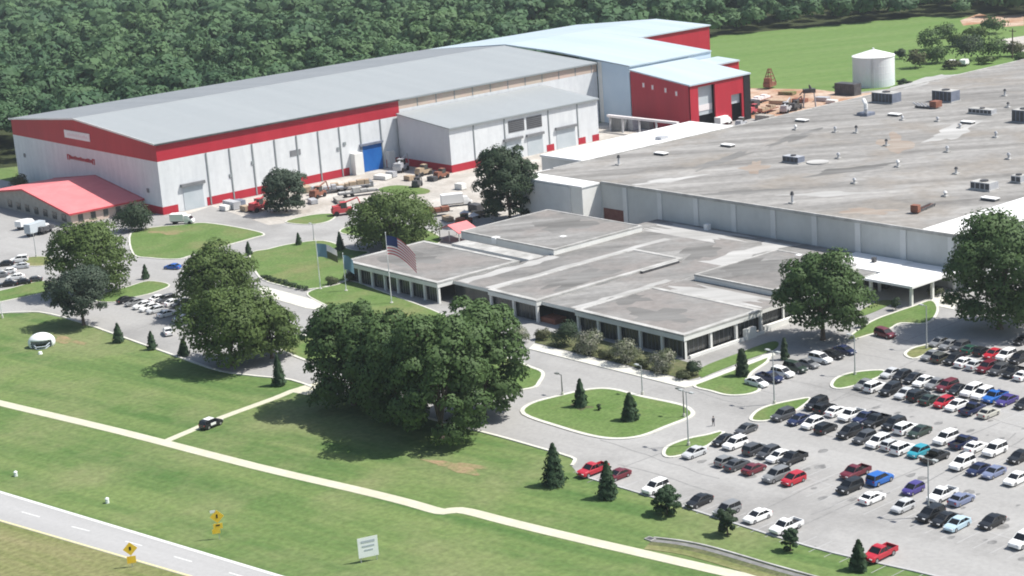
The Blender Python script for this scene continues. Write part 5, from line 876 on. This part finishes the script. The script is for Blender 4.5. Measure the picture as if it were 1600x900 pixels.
def us(u, j, nv): return 'flag_blue' if (u < .4 and j < 7) else ('flag_red' if j % 2 == 0 else 'flag_white')
flag('large flag with a navy corner and red white stripes', c, 15.6, 7.2, 4.3, us, 'striped_flag', 1.2)
r = random.Random(2)
D = Vector((CR[0], CR[1], 0)).normalized()
c = flagpole('left flagpole with the grey blue flag', (501, 452), 11.5); flag('grey blue flag with a pale fly end on the left pole', c, 11.0, 5.4, 3.2, lambda u, j, nv: 'flag_teal' if u < .5 else ('flag_white' if j < 6 else 'leaf_shrub'), 'state_flag', .6)
c = flagpole('middle flagpole with the hanging teal flag', (541, 455), 9.0); flag('teal flag hanging slack on the middle pole', c, 8.6, 2.6, 3.4, lambda u, j, nv: 'flag_teal', 'slack_flag', .9)
def signpost(name, label, p, panels, posts, rz, cat='sign'):
    c = g(*p); t = thing(name, label, cat, c, rz)
    for y, h in posts: mb = MB(); mb.box(-.05, .05, y-.05, y+.05, 0, h, 'pole_grey'); mb.build('post', t, local=True)
    for pts, m, mark in panels:
        mb = MB(); n = len(pts); vs = [(-.10, y, z) for y, z in pts]+[(-.06, y, z) for y, z in pts]; mb.add(vs, [tuple(range(n)), tuple(range(2*n-1, n-1, -1))]+[(i, (i+1) % n, n+(i+1) % n, n+i) for i in range(n)], m); o = mb.build('panel', t, local=True)
        if mark:
            mb = MB(); [mb.box(-.13, -.105, y0, y1, z0, z1, mk) for y0, y1, z0, z1, mk in mark]; mb.build('marking', o, local=True)
    return t
to_cam = lambda p, d=0: math.atan2(-g(*p).y, -g(*p).x)+PI+d
lines = [(-1.05, 1.0, 3.0, 3.35, 'sign_grey'), (-.95, .9, 2.35, 2.6, 'sign_grey'), (-.7, .6, 1.75, 1.95, 'sign_grey')]
signpost('lawn_sign', 'white square board on a post on the front lawn', (577, 877), [([(-1.5, .75), (1.5, .75), (1.5, 3.8), (-1.5, 3.8)], 'sign_white', lines)], [(-1.2, 3.7), (1.2, 3.7)], to_cam((577, 877), .25))
dia = lambda z, s: [(0, z-s), (s, z), (0, z+s), (-s, z)]
sq = lambda y, z, s, q: [(y-s, z-q), (y+s, z-q), (y+s, z+q), (y-s, z+q)]
signpost('warning_sign', 'yellow warning sign stack by the lawn above the road', (343, 842), [(dia(3.65, 1.05), 'sign_yellow', [(-.12, .12, 3.4, 4.0, 'black')]), (sq(0, 2.1, .7, .42), 'sign_yellow', [(-.3, .3, 2.15, 2.35, 'black')]), (sq(.35, 1.3, .6, .36), 'sign_yellow', None), (sq(.55, 4.5, .4, .2), 'sign_white', None)], [(0, 4.6)], to_cam((343, 842)))
signpost('warning_sign', 'yellow warning sign on the near side of the road', (207, 886), [(dia(2.9, 1.05), 'sign_yellow', [(-.14, .14, 2.7, 3.25, 'black')]), (sq(0, 1.2, .65, .55), 'sign_yellow', None)], [(0, 3.9)], to_cam((207, 886)))
for p, lab in (((25, 744), 'small white marker at the left of the road verge'), ((168, 786), 'small white marker on the verge above the road')):
    c = g(*p); t = thing('marker_post', lab, 'marker', c, 0, 'white markers on the verge'); mb = MB(); mb.bar((0, 0, 0), (0, 0, .75), .32, 'sign_white', 8); mb.build('post', t, local=True); mb = MB(); mb.bar((0, 0, .75), (0, 0, .95), .36, 'sign_white', 8, .15); mb.build('cap', t, local=True)
c = g(1016, 843); t = thing('drain_inlet', 'pale concrete drain inlet at the head of the channel', 'drain', c); mb = MB(); mb.box(-.55, .55, -.7, .7, 0, .18, 'roof_rim'); mb.build('box', t, local=True); mb = MB(); mb.box(-.4, .4, -.5, .5, .185, .2, 'dark_metal'); mb.build('grate', t, local=True)
# helmet shaped shell on the lawn
c = g(66, 541); t = thing('helmet_shell', 'big white helmet shaped shell lying on the lawn', 'helmet', c, math.radians(-120))
bm = bmesh.new(); bmesh.ops.create_uvsphere(bm, u_segments=28, v_segments=18, radius=1)
for v in bm.verts: v.co = Vector((v.co.x*2.3, v.co.y*2.9, v.co.z*2.1+.95))
kill = [f for f in bm.faces if f.calc_center_median().z < .02 or (f.calc_center_median().x > .75 and f.calc_center_median().z < 1.75 and abs(f.calc_center_median().y) < 2.2)]
bmesh.ops.delete(bm, geom=kill, context='FACES'); bmesh.ops.solidify(bm, geom=bm.faces[:], thickness=.14)
me = bpy.data.meshes.new('shell'); bm.to_mesh(me); bm.free(); me.materials.append(MATS['sign_white']); me.polygons.foreach_set('use_smooth', [True]*len(me.polygons)); o = bpy.data.objects.new('shell', me); COL.objects.link(o); o.parent = t
mb = MB(); mb.bar((1.0, -1.9, 1.0), (2.7, -1.0, .6), .11, 'sign_grey'); mb.bar((2.7, -1.0, .6), (2.7, 1.0, .6), .11, 'sign_grey'); mb.bar((2.7, 1.0, .6), (1.0, 1.9, 1.0), .11, 'sign_grey'); mb.bar((.9, -1.9, .4), (2.6, -.9, .1), .11, 'sign_grey'); mb.bar((2.6, -.9, .1), (2.6, .9, .1), .11, 'sign_grey'); mb.bar((2.6, .9, .1), (.9, 1.9, .4), .11, 'sign_grey'); mb.build('face_guard', t, local=True)
c = g(63, 553); mb = MB(); mb.bar((c.x, c.y, 0), (c.x, c.y, .5), .5, 'sign_white', 9, .35); tag(mb.build('marker_stone', loc=(c.x, c.y, 0)), 'small white stone in front of the helmet shell', 'stone')
# ------------------------------------------------------------------ person crossing the lot
def person(label, p, rz):
    c = g(*p); t = thing('person', label, 'person', (c.x, c.y, .03), rz)
    V = [(0, 0, .95), (0, 0, 1.18), (0, 0, 1.40), (0, 0, 1.52), (.02, 0, 1.64), (.02, 0, 1.74)]; Rr = [.15, .14, .16, .06, .095, .07]; E = [(0, 1), (1, 2), (2, 3), (3, 4), (4, 5)]
    def chain(root, pts):
        a = root
        for q, rr in pts: V.append(q); Rr.append(rr); E.append((a, len(V)-1)); a = len(V)-1
        return a
    for s, st in ((1, .22), (-1, -.2)):
        chain(0, [((0, s*.10, .88), .10), ((st*.5+.04, s*.10, .5), .07), ((st, s*.10, .09), .05), ((st+.17, s*.11, .04), .045)])
        w = chain(2, [((0, s*.19, 1.38), .07), ((-st*.4, s*.24, 1.12), .05), ((-st*.8+.05, s*.25, .88), .035), ((-st*.9+.08, s*.25, .80), .035)]); b = V[w]
        for k in range(4): chain(w, [((b[0]-.03+.022*k, b[1]+s*.004, b[2]-.05), .010), ((b[0]-.02+.022*k, b[1]-s*.012, b[2]-.085+.006*abs(k-1.5)), .008)])
        chain(w, [((b[0]+.05, b[1]-s*.02, b[2]-.025), .010)])
    me = bpy.data.meshes.new('body'); me.from_pydata(V, E, []); o = bpy.data.objects.new('body', me); COL.objects.link(o)
    md = o.modifiers.new('skin', 'SKIN'); md2 = o.modifiers.new('sub', 'SUBSURF'); md2.levels = 1
    for i, sv in enumerate(me.skin_vertices[0].data): sv.radius = (Rr[i], Rr[i]); sv.use_root = i == 0
    dg = bpy.context.evaluated_depsgraph_get(); ev = bpy.data.meshes.new_from_object(o.evaluated_get(dg)); o.modifiers.clear(); o.data = ev
    for m in ('skin', 'cloth_dark', 'cloth_grey'): ev.materials.append(MATS[m])
    for f in ev.polygons:
        z = f.center.z; f.material_index = 0 if z > 1.5 or (z < .86 and abs(f.center.y) > .19) else (1 if z < .95 else 2); f.use_smooth = True
    o.parent = t
    mb = MB(); mb.loft([[(.0+math.cos(2*PI*i/10)*q, math.sin(2*PI*i/10)*q, z) for i in range(10)] for q, z in ((.108, 1.70), (.105, 1.77), (.05, 1.83))], 'hair'); mb.build('hair', t, local=True)
person('person in dark clothes walking across the car park', (1115, 666), math.radians(60))
